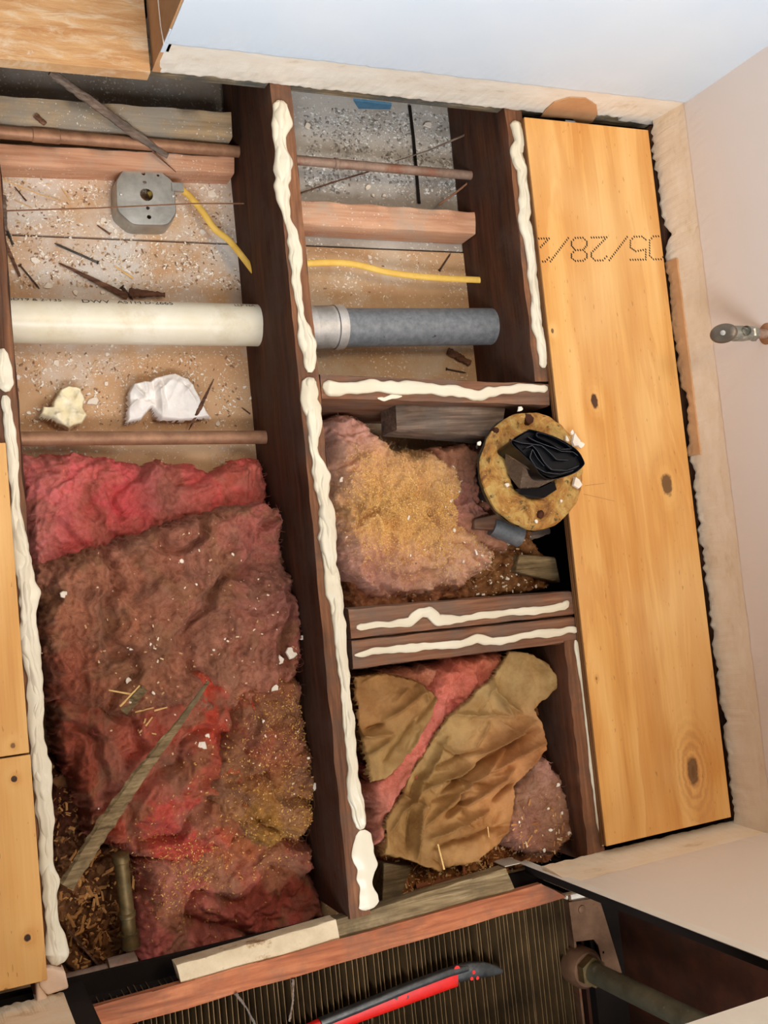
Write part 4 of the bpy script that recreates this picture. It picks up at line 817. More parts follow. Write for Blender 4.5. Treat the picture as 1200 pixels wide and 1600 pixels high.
# countable chips
def chipmesh(seed):
    r = random.Random(seed); n = 7; P = [(math.cos(2 * math.pi * k / n) * r.uniform(.55, 1.1), math.sin(2 * math.pi * k / n) * r.uniform(.4, .9)) for k in range(n)]
    v = [(x, y, 0) for x, y in P] + [(x * .9, y * .9, .22 + r.uniform(-.05, .05)) for x, y in P]
    me = mesh(v, [tuple(range(n - 1, -1, -1)), tuple(range(n, 2 * n))] + [(i, (i + 1) % n, (i + 1) % n + n, i + n) for i in range(n)]); me.materials.append(M['plaster']); return me
CH = [chipmesh(i) for i in range(8)]
CL_ = {(330, 303): 'largest pale plaster flake, lying right of the junction box', (55, 407): 'largest cream plaster chip at the left below the long wire', (145, 627): 'elongated cream chip just right of the round crumpled wad', (89, 568): 'cream chip above the round crumpled wad near the white pipe', (166, 600): 'lone cream chip midway between the round wad and the crumpled white paper',
       (456, 1022): 'largest cream plaster flake on the wool beside the middle joist', (432, 1075): 'ragged cream flake where the brown wool starts below the largest flake', (316, 1162): 'large cream flake right of the leaning stick', (98, 927): 'cream flake on the brown wool nearest the left joist', (200, 1063): 'cream flake above the short dark wood piece', (480, 996): 'cream flake at the right edge of the wool above the largest flake', (495, 1230): 'pale flake at the right edge of the wool near the joist foot',
       (740, 800): 'largest pale plaster flake left of the drain flange', (531, 749): 'small white flake on the pale wool right beside the middle joist', (715, 690): 'pale flake just below the grey weathered block', (793, 850): 'oblong pale flake below the grey pipe end', (897, 688): 'largest white caulk crumb at the upper right rim of the drain flange', (900, 756): 'broad pale scab on the right rim of the drain flange', (792, 758): 'pale crumb left of the black plastic on the drain flange', (837, 815): 'white crumb at the bottom rim of the drain flange', (748, 693): 'pale chip at the left rim of the drain flange', (480, 197): 'pale chip at the top of the upper right bay beside the middle joist', (668, 195): 'pale chip right of the dark seam in the rough plaster', (680, 344): 'pale chip on the pinkish timber of the right bay', (577, 402): 'pale chip just above the yellow cable in the right bay',
       (161, 345): 'larger white chip at the lower left of the junction box', (172, 352): 'white chip touching the lower left of the junction box', (153, 349): 'smallest white chip in the cluster by the junction box', (180, 362): 'lowest white chip in the cluster by the junction box', (75, 448): 'upright cream chip just above the white pipe', (880, 1270): 'white flake near the right edge of the round wool roll', (848, 1328): 'white flake at the foot of the round wool roll', (873, 1228): 'oblong white flake at the top of the round wool roll'}
def chip(px, py, z, size, label, group, V=None, name='plaster_chip', thick=1, m=None, ang=None):
    o = bpy.data.objects.new(name, CH[random.randrange(8)]); C.objects.link(o)
    q = surf(V, px, py) if V is not None else Z(px, py, z); o.location = q + Vector((0, 0, .0003)); s = size * S(px, py, z) * .5
    o.rotation_euler = (random.uniform(-.25, .25) * (V is not None), random.uniform(-.25, .25) * (V is not None), random.random() * 6.28 if ang is None else ang); o.scale = (s, s, s * thick)
    return setp(o, CL_.get((px, py), label), 'plaster chip', group)
for (a, b, s) in [(161, 345, 13), (172, 352, 12), (180, 362, 10), (153, 349, 8), (55, 407, 17), (66, 397, 9), (72, 402, 9), (110, 372, 8), (330, 303, 22), (316, 362, 12), (152, 386, 8), (113, 400, 8), (75, 448, 16), (118, 457, 14), (160, 457, 12), (310, 432, 9), (282, 441, 6), (84, 316, 7), (135, 312, 7), (50, 302, 6), (345, 437, 9), (180, 408, 7), (350, 448, 6), (20, 425, 9)]:
    chip(a, b, CL, s, 'flat cream plaster chip on the dusty board around the junction box', 'plaster chips above the white pipe')
for (a, b, s) in [(89, 568, 14), (111, 563, 10), (166, 600, 12), (145, 627, 22), (70, 578, 8), (168, 553, 8), (150, 537, 8), (340, 662, 11), (382, 605, 8), (392, 622, 9), (28, 590, 14), (60, 640, 9), (45, 645, 10), (175, 540, 9), (315, 585, 7)]:
    chip(a, b, CL, s, 'flat cream plaster chip on the board below the white pipe', 'plaster chips below the white pipe')
for (a, b, s) in [(480, 197, 16), (575, 293, 12), (583, 305, 8), (668, 195, 16), (577, 402, 10), (580, 410, 7), (637, 400, 6), (680, 344, 9), (600, 306, 8)]:
    chip(a, b, CEIL, s, 'pale plaster chip in the upper right bay', 'plaster chips in the upper right bay')
for (a, b, s) in [(98, 927, 18), (285, 877, 11), (200, 1063, 16), (237, 1083, 10), (456, 1022, 30), (440, 1030, 18), (480, 996, 13), (432, 1075, 16), (410, 1128, 9), (481, 1187, 8), (495, 1230, 14), (316, 1162, 22), (324, 1150, 14), (364, 865, 8), (305, 913, 7), (335, 1018, 7), (203, 1015, 9), (155, 1265, 5), (235, 1008, 6), (350, 1000, 6)]:
    chip(a, b, -.05, s, 'cream plaster flake lying on the dirty wool of the left bay', 'plaster flakes on the left bay wool', V=allw)
VRR = np.concatenate([VB6, VDR])
for (a, b, s) in [(531, 749, 13), (715, 690, 16), (740, 800, 26), (793, 850, 12), (764, 846, 8), (745, 695, 9), (712, 827, 10), (640, 866, 6), (724, 880, 7), (790, 905, 10), (812, 912, 8), (838, 914, 9), (748, 691, 8)]:
    chip(a, b, -.08, s, 'pale plaster flake lying around the drain flange and pale wool', 'plaster flakes in the flange bay', V=VRR)
for (a, b, s) in [(873, 1228, 9), (880, 1270, 8), (858, 1298, 9), (848, 1328, 10), (812, 1282, 5), (890, 1300, 10), (855, 1262, 6)]:
    chip(a, b, -.04, s, 'small pale flake on the round wool roll', 'flakes on the wool roll', V=VB8)
for (a, b, s) in [(945, 1190 - 490, 6), (1048, 720, 3), (947, 810, 4)]: pass

# screws, nails, splinters
def fastener(a, b, z, label, kind='nail', r=.0016, head=.0034, m='rustynail', dz=0):
    A = Z(*a, z); B = Z(*b, z + dz); A.z += r; B.z += r; d = (B - A); L = d.length; d.normalize(); t = thing(kind, label, kind, A.lerp(B, .5)); mb = MB()
    if kind == 'screw':
        n = int(L / .0011); pts = [A + d * (L * i / n) for i in range(n + 1)]; mb.tube(pts, [(r * (1.35 if i % 2 else .85)) * min(1, i / 3 + .15) if i < n * .78 else r * .9 for i in range(n + 1)], 10)
    else: mb.tube([A, A + d * .006, B], [r * .2, r, r], 8, wob=.15, seed=int(a[0]))
    mb.build('shank', M[m], t, True)
    MB().tube([B - d * .002, B, B + d * .0008], [r, head, head * .92], 12).build('head', M[m], t, True); return t
fastener((100, 266), (145, 271), CL, 'dark threaded screw lying left of the junction box', 'screw', .0019, .004, 'screwm')
fastener((1, 338), (20, 382), CL, 'dark threaded screw pointing down at the left edge below the long wire', 'screw', .002, .0022, 'screwm')
fastener((85, 381), (153, 411), CL, 'dark masonry nail lying below the junction box', 'nail', .0019, .0034, 'screwm')
fastener((62, 452), (31, 415), CL, 'dark nail lying just above the white pipe at the left', 'nail', .0016, .0034)
fastener((208, 470), (190, 449), CL, 'short thick nail with big head above the white pipe', 'nail', .0022, .005)
fastener((728, 583), (697, 577), CEIL, 'rusty nail in the gap right of the grey pipe', 'nail', .0016, .003)
fastener((704, 396), (686, 423), CEIL, 'dark bent nail beside the joist above the yellow cable', 'nail', .0016, .003)
def stick(pts, r, label, m='darkstick', name='wood_splinter', cat='splinter', flat=.5, wob=.25, n=7, seed=0, V=None):
    P = [Z(a, b, z) if V is None else surf(V, a, b) + Vector((0, 0, z)) for a, b, z in pts]; k = 14; full = []; rad = []
    for i in range(len(P) - 1):
        for j in range(k): full.append(P[i].lerp(P[i + 1], j / k)); rad.append(r[i] + (r[i + 1] - r[i]) * j / k)
    full.append(P[-1]); rad.append(r[-1]); mb = MB(); mb.tube(full, rad, n, flat=flat, wob=wob, seed=seed); return setp(mb.build(name, M[m]), label, cat)
stick([(78, 112, -.10), (145, 160, -.135), (205, 205, -.155), (262, 244, -.175)], [.007, .0085, .0085, .005], 'grey weathered stick crossing the copper pipe at the upper left', 'greywood', seed=1)
stick([(238, 236, -.175), (275, 269, -.185)], [.002, .0006], 'thin red-brown sliver below the tip of the grey stick', seed=2)
stick([(-10, 330, -.17), (150, 325, -.185), (300, 318, -.18), (381, 318, -.175)], [.0013, .0012, .0012, .0013], 'long thin brown wire crossing over the junction box', 'wire', 'metal_wire', 'wire', 1, .1, 6)
stick([(92, 411, CL + .004), (145, 437, CL + .005), (200, 464, CL + .007)], [.0014, .0042, .0055], 'reddish tapered splinter above the white pipe', seed=3)
stick([(202, 457, CL + .012), (258, 461, CL + .014)], [.008, .004], 'black scorched wood scrap above the white pipe', 'darkstick', seed=4, wob=.5)
stick([(5, 369, CL + .003), (15, 395, CL + .003), (31, 432, CL + .003)], [.0014, .003, .002], 'dark red splinter at the left edge above the white pipe', seed=5)
stick([(23, 292, CL + .002), (41, 314, CL + .002)], [.0008, .0014], 'tiny dark sliver left of the junction box', seed=6)
stick([(0, 279, -.21), (60, 303, -.22), (95, 314, CL + .002)], [.0009, .0009, .0006], 'thin bent straw at the upper left above the long wire', 'straw', seed=7, name='wood_sliver')
stick([(22, 312, CL + .002), (50, 325, CL + .002)], [.0007, .0007], 'short pale sliver just above the long wire', 'straw', seed=8, name='wood_sliver')
stick([(95, 292, CL + .002), (110, 313, CL + .002)], [.0007, .001], 'pale yellow sliver left of the junction box', 'straw', seed=9, name='wood_sliver')
stick([(178, 415, CL + .002), (208, 435, CL + .003)], [.001, .0022], 'pale wood sliver above the white pipe', 'straw', seed=10, name='wood_sliver')
stick([(152, 352, CL + .003), (172, 366, CL + .003)], [.001, .002], 'brown splinter leaning among the chips by the junction box', seed=11)
stick([(0, 305, CL + .02), (4, 360, CL + .02)], [.009, .008], 'brown wood stub at the left edge beside the long wire', 'greywood', seed=12)
stick([(55, 180, -.162), (71, 194, -.162)], [.005, .004], 'dark wood chip on the dirty timber at the upper left', seed=13)
stick([(462, 304, CEIL + .003), (520, 285, CEIL + .01), (577, 268, -.165)], [.0012, .0016, .0014], 'dark straw below the dusty pipe in the upper right bay', seed=14)
stick([(617, 252, -.16), (670, 235, -.15), (726, 211, -.14)], [.0006, .0014, .002], 'pale grey thin stick reaching the joist at the top of the right bay', 'greywood', seed=15)
stick([(686, 320, -.17), (720, 295, -.155), (751, 268, -.14)], [.0022, .0018, .001], 'thin brown stick leaning on the joist over the dusty pipe', 'wire', seed=16)
stick([(700, 548, CEIL + .006), (735, 568, CEIL + .006)], [.007, .006], 'reddish wood wedge under the grey pipe beside the joist', seed=17, wob=.4)
stick([(334, 592, -.18), (313, 636, -.20), (295, 672, -.215)], [.001, .0035, .0008], 'thin brown splinter leaning over the crumpled white paper', seed=18)
stick([(378, 637, CL + .002), (391, 647, CL + .002)], [.001, .0014], 'tiny brown sliver at the right of the board below the white pipe', seed=19)
stick([(104, 1385, -.03), (150, 1310, -.03), (215, 1215, -.02), (280, 1130, -.012), (326, 1064, -.01)], [.0105, .0125, .0095, .0056, .0022], 'long weathered stick leaning across the red wool at the lower left', 'stick', 'wood_stick', 'stick', .5, .3, 7, seed=20)
stick([(190, 1112, .004), (224, 1076, .006)], [.009, .007], 'short dark wood piece on the brown wool of the left bay', 'stick', seed=21, V=allw)
stick([(170, 1080, .004), (205, 1083, .004)], [.001, .0015], 'thin pale sliver on the brown wool of the left bay', 'straw', seed=22, V=allw, name='wood_sliver')
stick([(188, 1105, .006), (214, 1070, .008)], [.0016, .001], 'yellow sliver beside the short dark wood piece', 'straw', seed=23, V=allw, name='wood_sliver')
stick([(108, 1452, .008), (155, 1510, .006)], [.0018, .0016], 'thin dark splinter on the rubble in the lower left corner', seed=24, V=VDL)
for i, (a, b, c_, d_, r_, lb) in enumerate([(645, 1385, 722, 1370, .004, 'longest reddish splinter at the foot of the brown paper'), (722, 1348, 724, 1385, .003, 'upright reddish splinter at the foot of the brown paper'), (735, 1384, 765, 1378, .003, 'short reddish splinter near the tip of the white metal strip'), (615, 1402, 690, 1392, .0035, 'low reddish splinter near the bottom end of the middle joist')]):
    stick([(a, b, .006), (c_, d_, .006)], [r_, r_ * .6], lb, 'rustlip', seed=30 + i, V=VDB)
stick([(680, 1320, .008), (692, 1355, .01)], [.0013, .0015], 'pink-brown sliver lying on the crumpled kraft paper', 'straw', seed=40, V=np.concatenate([VK2, VDB]), name='wood_sliver')
stick([(762, 1290, .004), (764, 1306, .004)], [.0009, .0009], 'tiny yellow sliver on the crumpled kraft paper', 'straw', seed=41, V=VK2, name='wood_sliver')
for i, (a, b, c_, d_) in enumerate([(212, 1115, 240, 1108), (225, 1125, 218, 1150), (215, 1140, 245, 1146), (240, 1112, 258, 1106), (228, 1135, 236, 1118)]):
    setp(stick([(a, b, .003), (c_, d_, .003)], [.0014, .001], 'short pale shaving in the tuft beside the leaning stick', 'straw', seed=50 + i, V=allw, name='wood_sliver'), group='shavings beside the leaning stick')
# grey wooden board end standing beside the joist foot, old block beneath flange
setp(MB().prism([(q.x, q.y) for q in (Z(a, b, -.09) for a, b in [(600, 1348), (625, 1352), (645, 1352), (620, 1418), (597, 1420)])], -.09, CEIL).build('wood_block', M['stick'], bevel=.002), 'grey-brown board end beside the bottom end of the middle joist', 'timber')
setp(MB().prism([(q.x, q.y) for q in (Z(a, b, -.10) for a, b in [(796, 868), (852, 872), (860, 912), (790, 895)])], -.066, CEIL).build('wood_block', M['stick'], bevel=.003), 'brown splintered block on the rubble left of the dark hole', 'timber')
setp(MB().prism([(q.x, q.y) for q in (Z(a, b, -.10) for a, b in [(722, 815), (760, 806), (770, 822), (765, 832), (722, 830)])], -.055, CEIL).build('wood_block', M['block'], bevel=.003), 'small pinkish block at the foot of the drain flange', 'timber')
stick([(815, 842, -.10), (858, 828, -.10)], [.008, .007], 'dark grey stub in the shadow under the drain flange', 'greywood', seed=60)
mbp = MB(); mbp.tube([Z(768, 822, -.065), Z(812, 838, -.065)], [.016, .019], 18); setp(mbp.build('pipe_stub', M['greypipe'], None, True), 'grey pipe end below the drain flange', 'pipe')

# crumpled papers on the ceiling board
def crumple(name, poly, zt, segs, label, m, seed, cat, amp=.012, base=.006):
    o, V, c = clump(name, poly, zt, CL, crease(segs, seed, amp, .005, base, 22), m, lambda V, a, b: np.ones((len(V), 3)), None, edge=.004, rag=.001, warp=.002, seed=seed, res=.0012)
    return setp(o, label, cat), V
crumple('crumpled_paper', [(198, 655), (200, 612), (208, 598), (236, 592), (243, 586), (275, 581), (296, 590), (314, 622), (332, 652), (300, 656), (252, 657), (243, 648), (238, 636), (222, 655), (196, 662)], -.205,
        [(205, 600, 225, 625, 1), (215, 598, 240, 630, -1), (225, 595, 235, 630, 1), (240, 592, 245, 640, -1.2), (248, 595, 252, 650, 1), (255, 590, 262, 640, -.7), (200, 640, 230, 610, 1), (285, 600, 310, 640, .6), (210, 625, 238, 622, -1)], 'crumpled white paper on the board right of centre below the white pipe', M['tissue'], 501, 'paper')
o, VF = crumple('foam_blob', [(82, 625), (92, 606), (108, 600), (128, 605), (136, 622), (132, 635), (138, 648), (130, 662), (118, 666), (108, 674), (94, 664), (80, 655), (62, 648), (66, 634), (80, 634)], -.20,
        [(90, 612, 100, 625, 1), (125, 612, 118, 625, 1), (85, 650, 95, 645, 1), (130, 650, 118, 646, 1), (108, 665, 108, 655, 1)], 'round crumpled white and yellow wad at the left below the white pipe', M['foam'], 502, 'paper wad', .006, .012)
MB().tube([Z(200, 655, -.17), Z(193, 665, CL + .002)], .0012, 6).build('paper_corner', M['tissue'])
bpy.data.objects.remove(bpy.data.objects['paper_corner'])

# ------------------------------------------------------------------ closet flange stuffed with a black bag
fc = Z(835, 735, .032); ft = thing('drain_flange', 'round yellow-brown crusted drain flange stuffed with black plastic beside the plywood', 'drain flange', (fc.x, fc.y, CEIL)); ft['_w'] = [fc.x, fc.y, CEIL]
r0 = 92 * S(831, 734, .032); rin = 42 * S(831, 734, .032)
def revolve(prof, n=64, seed=0, j=0, jz=0):
    v = []
    for i, (r, z) in enumerate(prof):
        for k in range(n):
            t = 2 * math.pi * k / n; rr_ = r * (1 + j * float(pn(math.cos(t) * 3 + i * .3, math.sin(t) * 3, seed))) ; v.append((fc.x + rr_ * math.cos(t), fc.y + rr_ * 1.0 * math.sin(t), z + jz * float(fbm((r * math.cos(t)) * 60, r * math.sin(t) * 60, seed + 4, 4))))
    m_ = len(prof); f = [(i * n + k, i * n + (k + 1) % n, (i + 1) * n + (k + 1) % n, (i + 1) * n + k) for i in range(m_ - 1) for k in range(n)]; mb = MB(); mb.add(v, f); return mb
nw = N('crusted_wax', .55, 0, .45); f1 = nw.noise(nw.sc(20), 9, .72, .8); f2 = nw.noise(nw.sc(75, (4, 4, 4)), 6, .7)
cw = nw.ramp(f1, [(.32, (112, 66, 30)), (.45, (186, 132, 62)), (.56, (208, 172, 100)), (.7, (190, 146, 78))]); cw = nw.mix(nw.ramp(f2, [(.57, 0.0), (.66, .9)]), cw, (70, 62, 34))
cw = nw.mix(nw.ramp(nw.noise(nw.sc(22, (9, 9, 1)), 5, .6), [(.6, 0.0), (.68, .8)]), cw, (98, 48, 36)); cw = nw.mix(nw.ramp(nw.noise(nw.sc(260), 2), [(.70, 0.0), (.73, .9)]), cw, (244, 224, 180)); nw.col(cw); nw.bump(nw.math('ADD', f1, f2), 1, .004)
pf = [(rin, -.02), (rin, .02), (rin + .003, .028)] + [(rin + .003 + (r0 - rin - .005) * i / 16, 0.030 + .002 * math.sin(i * .5)) for i in range(1, 16)] + [(r0, .028), (r0 + .001, .024), (r0 - .001, .020)]
revolve(pf, 96, 3, .03, .0035).build('wax_ring', nw.m, ft, True)
revolve([(r0 - .001, .021), (r0, .014), (r0 - .004, .006), (rin + .004, .005)], 96, 3, .03).build('flange_rim', plain('corroded_rim', (60, 58, 50), (112, 100, 80), 60, .7, .3, .5), ft, True)
revolve([(rin + .004, .006), (rin + .004, CEIL - .1)], 40).build('waste_pipe', M['iron'], ft, True)
revolve([(rin - .001, .02), (rin - .001, -.10), (.0005, -.10)], 40).build('bore', M['dark'], ft, True)
for (a, b, r_) in [(827, 655, .011), (846, 803, .008), (776, 672, .006)]:
    q = Z(a, b, .033); MB().tube([q - Vector((0, 0, .012)), q + Vector((0, 0, .0)), q + Vector((0, 0, .002))], [r_, r_ * .8, r_ * .35], 7, wob=.4, seed=a).build('rust_lump', M['rust'], ft, True)
for (a, b, s_) in [(897, 688, 24), (906, 695, 16), (900, 756, 26), (792, 758, 12), (748, 693, 10), (837, 815, 10), (885, 686, 12), (876, 783, 8), (812, 640, 12), (893, 676, 10)]:
    chip(a, b, .035, s_, 'white caulk crumb stuck on the crusted drain flange', 'caulk crumbs on the drain flange', thick=1.6, name='caulk_crumb')
# black bag: folded film with thin paler grey lines along the folds, standing out of the bore
bag = thing('plastic_bag', 'folded black plastic bag stuffed into the drain flange', 'plastic bag', (fc.x, fc.y, -.06)); bag['_w'] = [fc.x, fc.y, -.06]
def bz(a, b): return .085
def film(path, z0, z1, name, m, th=.0011, closed=False, spread=0):
    P1 = [Z(a, b, z1) for a, b in path]; n = len(P1); mb = MB(); cen = sum(P1, Vector()) / n
    sm = []
    for i in range(n if closed else n - 1):
        p0 = P1[(i - 1) % n] if closed or i else P1[0]; p1 = P1[i]; p2 = P1[(i + 1) % n]; p3 = P1[(i + 2) % n] if closed or i + 2 < n else P1[-1]
        for k in range(6):
            t = k / 6; sm.append(.5 * ((2 * p1) + (p2 - p0) * t + (2 * p0 - 5 * p1 + 4 * p2 - p3) * t * t + (3 * p1 - p0 - 3 * p2 + p3) * t**3))
    if not closed: sm.append(P1[-1])
    N_ = len(sm); vs_ = []
    for i, p in enumerate(sm):
        d = sm[min(i + 1, N_ - 1)] - sm[max(i - 1, 0)]; d.z = 0; d.normalize(); a = Vector((-d.y, d.x, 0)) * th * .5
        foot = Vector((fc.x, fc.y, 0)) + (p - Vector((fc.x + .02, fc.y, 0))) * .55
        for zz, q in ((z1, p), ((z0 + z1) * .6, p.lerp(foot, .4)), (z0, foot)):
            vs_ += [Vector((q.x, q.y, zz)) + a, Vector((q.x, q.y, zz)) - a]
    fs = []
    for i in range(N_ if closed else N_ - 1):
        A = i * 6; B = ((i + 1) % N_) * 6; fs += [(A, B, B + 1, A + 1), (A, A + 2, B + 2, B), (A + 1, B + 1, B + 3, A + 3), (A + 2, A + 4, B + 4, B + 2), (A + 3, B + 3, B + 5, A + 5)]
    mb.add(vs_, fs); return mb.build(name, m, bag, True)
film([(799, 690), (822, 674), (832, 672), (870, 684), (900, 702), (912, 720), (911, 728), (895, 740), (862, 749), (845, 742), (835, 728), (815, 708)], -.05, .085, 'outer_fold', M['black'], closed=True)
edge = plain('film_edge', (64, 68, 76), (96, 100, 108), 60, .3)
for path in [[(825, 683), (838, 690), (866, 700), (878, 705), (895, 706), (903, 712)], [(838, 678), (842, 676), (862, 682), (885, 694), (893, 701), (876, 702), (860, 692), (840, 683), (838, 678)], [(800, 687), (815, 692), (846, 696), (860, 708), (870, 718), (888, 719)], [(822, 700), (832, 696), (840, 705), (850, 722), (862, 734), (885, 735), (905, 728)], [(832, 702), (828, 715), (838, 730), (852, 738), (875, 741), (896, 735)], [(832, 702), (840, 716), (850, 728)]]:
    fo_ = film(path, -.03, .083 + random.uniform(0, .003), 'inner_fold', M['black'], .0012)
    P_ = [Z(a, b, .0855) for a, b in path]; MB().tube(P_, .00032, 5).build('fold_edge', edge, fo_, True)
P_ = [Z(a, b, .076) for a, b in [(800, 690), (822, 676), (832, 674), (870, 686), (898, 703), (910, 722), (895, 738), (862, 747), (845, 740), (835, 726)]]; MB().add([*P_, *[p - Vector((0, 0, .004)) for p in P_]], [tuple(range(10)), tuple(range(19, 9, -1))] + [(i, (i + 1) % 10, (i + 1) % 10 + 10, i + 10) for i in range(10)]).build('inner_film', M['black'], bag)
nt = N('smoky_film', .12, 0, .6); nt.col((120, 100, 84)); nt.b.inputs['Transmission Weight'].default_value = .55; nt.b.inputs['Alpha'].default_value = .82; nt.bump(nt.noise(nt.sc(70), 4, .6, 1), .6, .003)
P_ = [Z(797, 685, .07), Z(845, 745, .075), Z(866, 750, .06), Z(840, 762, .048), Z(812, 764, .045), Z(797, 745, .04), Z(790, 725, .04), Z(790, 705, .05)]
ce_ = Z(818, 728, .062); mb = MB(); mb.add(P_ + [ce_] + [p - Vector((0, 0, .001)) for p in P_ + [ce_]], [(i, (i + 1) % 8, 8) for i in range(8)] + [((i + 1) % 8 + 9, i + 9, 17) for i in range(8)]); mb.build('smoky_flap', nt.m, bag, True)
P_ = [Z(806, 764, .047), Z(845, 762, .05), Z(866, 752, .05), Z(870, 765, .044), Z(850, 778, .042), Z(828, 778, .042), Z(812, 772, .042)]; MB().add(P_ + [p - Vector((0, 0, .002)) for p in P_], [tuple(range(7)), tuple(range(13, 6, -1))] + [(i, (i + 1) % 7, (i + 1) % 7 + 7, i + 7) for i in range(7)]).build('lower_flap', M['black'], bag)

# ------------------------------------------------------------------ bottom: strips, heater, pry bar
o = quad('plaster_strip', [(275, 1508), (525, 1437), (531, 1469), (283, 1536)], -.003, -.03, plain('troweled_mortar', (188, 166, 134), (216, 196, 164), 24, .85, 0, .8, stain=(150, 116, 80), stscale=18, stlo=.55, sthi=.62, dist=.003), 'pale troweled mortar strip at the bottom of the left bay', 'mortar strip', 71)
o = quad('sill_strip', [(525, 1438), (790, 1357), (806, 1393), (531, 1470)], -.006, -.03, M['stick'], 'dirty wood strip along the bottom of the right bay under the joist end', 'timber', 72)
o = quad('wood_strip', [(132, 1578), (846, 1381), (886, 1402), (150, 1617)], .0, -.012, M['rustlip'], 'reddish-brown wood strip along the front of the finned heater', 'timber', 73)
ht = thing('finned_heater', 'dusty brown finned convector heater in the wall recess at the bottom', 'heater', (.55, YF - .16, -.08)); ht['_w'] = [.55, YF - .16, -.08]
fin = None; x = .175; k = 0
while x < .908:
    if fin is None:
        fin = MB().box((x, YF - .31, -.075), (x + .0011, YF - .045, -.008)).build('fin', M['fin'], ht, bevel=0)
        x0_ = x
    else:
        f2_ = fin.copy(); C.objects.link(f2_); f2_.parent = ht; f2_.location = (x - x0_, 0, 0); f2_.rotation_euler = (0, random.uniform(-.012, .012), random.uniform(-.006, .006))
    x += .0086; k += 1
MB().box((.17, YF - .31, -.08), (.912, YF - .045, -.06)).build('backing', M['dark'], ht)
MB().tube([(.16, YF - .16, -.04), (.93, YF - .16, -.04)], .011, 20).build('heating_tube', M['brass'], ht, True)
q0 = Z(893, 1418, -.002); MB().box((.912, YF - .30, -.075), (.916, YF - .045, .0)).build('end_plate', M['bracket'], ht)
# bracket plate with notch
bp = [(889, 1410), (936, 1402), (948, 1440), (972, 1520), (945, 1524), (940, 1500), (935, 1478), (928, 1468), (897, 1472)]
o = plate('bracket', [(q.x, q.y) for q in (Z(a, b, .004) for a, b in bp)], [circ(Z(943, 1488, .004), .002, 8)], .001, .004, M['bracket'], ht, .0004)
q = Z(909, 1421, .004); MB().tube([q, q + Vector((0, 0, .002)), q + Vector((0, 0, .003))], [.007, .0065, .003], 16).build('bolt', M['bracket'], o, True)
o = MB().prism([(q.x, q.y) for q in (Z(a, b, -.01) for a, b in [(878, 1398), (905, 1392), (920, 1405), (890, 1412)])], -.002, -.02).build('plaster_lump', M['plaster'], bevel=.004); setp(o, 'small grey plaster lump at the upper corner of the heater bracket', 'plaster chip')
# riser pipe with collar
rb = Z(908, 1510, .0); tp_ = Z(1100, 1604, .285); dv = (tp_ - rb).normalized(); rt = thing('riser_pipe', 'dark upright pipe with hexagonal union at the end of the heater', 'pipe', rb)
MB().tube([rb - dv * .012, rb + dv * .012, rb + dv * .02], [.031, .031, .026], 40).build('union_body', M['bracket'], rt, True)
MB().tube([rb + dv * .02, rb + dv * .036], [.0235, .0235], 6).build('hex_nut', M['brass'], rt)
MB().tube([rb + dv * .03, tp_ + dv * .3], .0165, 28).build('tube', plain('grey_green_pipe', (88, 84, 66), (122, 116, 94), 30, .45, .4, .2, stain=(140, 138, 120), stscale=30, stlo=.62, sthi=.7), rt, True)
# white metal edge strip on the jamb
A0 = -.182; t = thing('metal_edge_strip', 'white metal edge strip hanging down at the corner of the heater recess', 'metal strip', (.868, YF, A0)); t['_w'] = [.868, YF, A0]
hs = PY(783, 1337, YF + .0035)
mb = MB(); mb.box((.866, YF + .0025, -.07), (.882, YF + .0038, .562)); mb.box((.838, YF + .0024, A0), (.871, YF + .0039, -.065)); mb.build('flange', M['whitemetal'], t)
MB().box((hs.x - .003, YF + .0037, hs.z - .006), (hs.x + .003, YF + .0042, hs.z + .004)).build('slot', M['dark'], t)
MB().box((.866, YF - .009, -.05), (.8668, YF + .003, .562)).build('return_leg', M['dark'], t)  # shade at the recess edge put into the leg's near-black colour
# left jamb: broken plaster edge pieces
def slab(name, pts, z1, z0, m, label, cat, bev=.003, parent=None): 
    return setp(MB().prism([(q.x, q.y) for q in (Z(a, b, z1) for a, b in pts)], z1, z0).build(name, m, parent, bevel=bev), label, cat)
pk = plain('pinkish_plaster', (222, 186, 158), (236, 208, 184), 18, .8, 0, .4, stain=(150, 116, 90), stscale=40, stlo=.62, sthi=.68)
slab('plaster_piece', [(60, 1515), (80, 1512), (102, 1518), (108, 1545), (74, 1556), (62, 1542)], .014, -.02, pk, 'broken pale plaster corner piece below the long left glue line', 'plaster piece')
slab('plaster_piece', [(57, 1535), (66, 1535), (74, 1558), (84, 1600), (100, 1660), (72, 1660), (58, 1590)], .01, -.04, pk, 'tall pale plaster edge at the bottom left corner', 'plaster piece')
slab('wood_block', [(76, 1560), (94, 1558), (90, 1600), (100, 1660), (86, 1640)], -.01, -.08, M['stick'], 'dark timber sliver beside the pale plaster edge at the bottom left', 'timber')
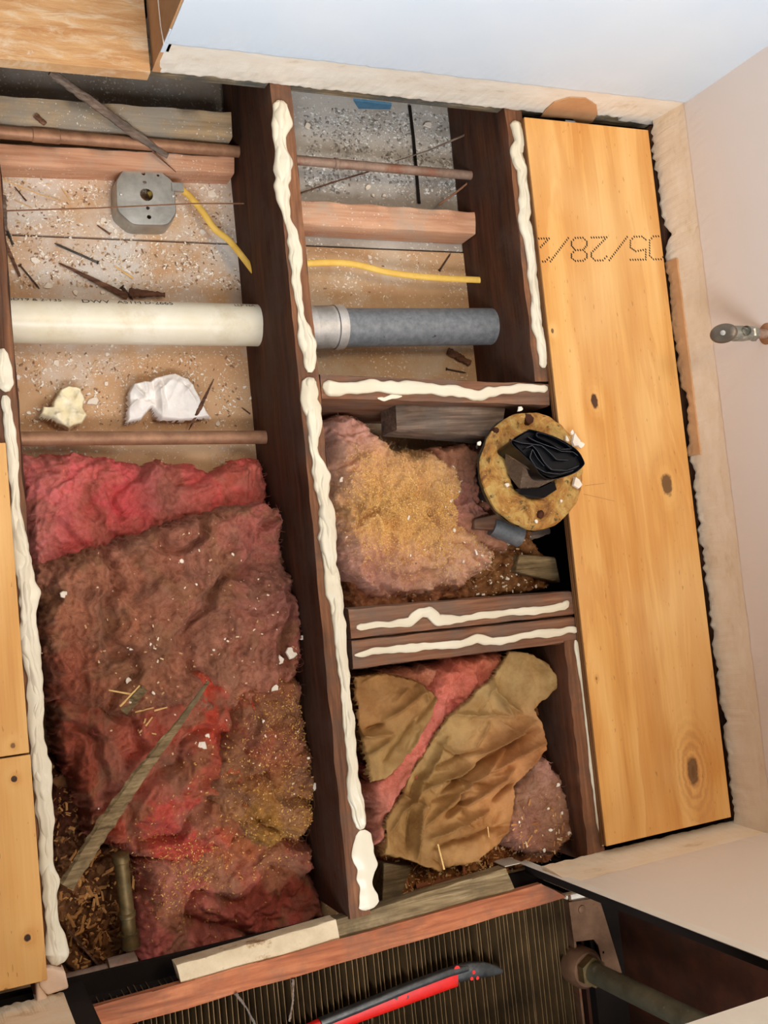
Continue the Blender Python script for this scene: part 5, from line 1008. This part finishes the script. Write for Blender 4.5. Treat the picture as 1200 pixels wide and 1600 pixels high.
# pry bar
bar = thing('pry_bar', 'red painted steel pry bar with dark claw lying on the heater fins', 'pry bar', Z(640, 1560, -.006)); bar['_w'] = [float(v) for v in bar.location]
def loft(name, st_, m, n=20, p=3.0):
    mb = MB(); vs_ = []; 
    for i, (a, b, z, hw, hh) in enumerate(st_):
        P0 = Z(st_[max(i - 1, 0)][0], st_[max(i - 1, 0)][1], z); P1 = Z(st_[min(i + 1, len(st_) - 1)][0], st_[min(i + 1, len(st_) - 1)][1], z); d = P1 - P0; d.z = 0; d.normalize(); nn = Vector((-d.y, d.x, 0)); c = Z(a, b, z)
        for k in range(n):
            t_ = 2 * math.pi * k / n; cx_ = math.copysign(abs(math.cos(t_))**(2 / p), math.cos(t_)); sy = math.copysign(abs(math.sin(t_))**(2 / p), math.sin(t_)); vs_.append(c + nn * cx_ * hw + Vector((0, 0, sy * hh)))
    m_ = len(st_); f = [(i * n + k, i * n + (k + 1) % n, (i + 1) * n + (k + 1) % n, (i + 1) * n + k) for i in range(m_ - 1) for k in range(n)] + [tuple(range(n)), tuple((m_ - 1) * n + k for k in range(n))]
    mb.add(vs_, f); return mb.build(name, m, bar, True)
loft('shaft', [(440, 1634, .004, .0125, .0095), (500, 1606, .005, .012, .0095), (540, 1590, .005, .012, .009), (600, 1568, .006, .0125, .009), (660, 1545, .006, .0135, .009), (700, 1530, .007, .0138, .0088), (712, 1527, .007, .013, .008)], M['red'])
loft('claw', [(690, 1529, .006, .0115, .0075), (715, 1521, .007, .0125, .008), (735, 1516, .008, .0128, .0078), (755, 1515, .009, .0115, .006), (772, 1516, .010, .008, .0035), (785, 1518, .011, .003, .0012)], M['iron'])
loft('spine', [(500, 1598, .008, .006, .009), (560, 1574, .009, .006, .009), (640, 1541, .010, .006, .009), (700, 1519, .010, .006, .008), (730, 1512, .010, .005, .006)], M['iron'])
for (a, b, r_) in [(737, 1529, .0028), (746, 1528, .0028), (714, 1514, .005), (740, 1519, .003)]:
    q = Z(a, b, .0155); MB().tube([q, q + Vector((0, 0, .0006))], r_, 10).build('paint_spot', M['red'], bar)
# dust webs hanging on the heater
for (a, b, c_, d_, lb) in ((458, 1530, 452, 1596, 'thin grey dust web on the heater left of the pry bar'), (368, 1552, 398, 1600, 'grey dust web at the left part of the heater')):
    stick([(a, b, .004), ((a + c_) / 2 + 3, (b + d_) / 2, .003), (c_, d_, .002)], [.0022, .0012, .0018], lb, 'greywood', 'dust_web', 'dust', .6, .6, 6, seed=a)
# fine hairs on the plywood and wall
for (a, b, c_, d_, lb) in ((914, 759, 945, 755, 'upper fine hair stuck to the right side of the drain flange'), (912, 772, 960, 783, 'lower fine hair stuck to the right side of the drain flange')):
    stick([(a, b, .03), (c_, d_, .024)], [.0003, .0002], lb, 'wire', 'fibre_strand', 'fibre', 1, 0, 5)
for o in bpy.data.objects:
    if '_w' in o: del o['_w']
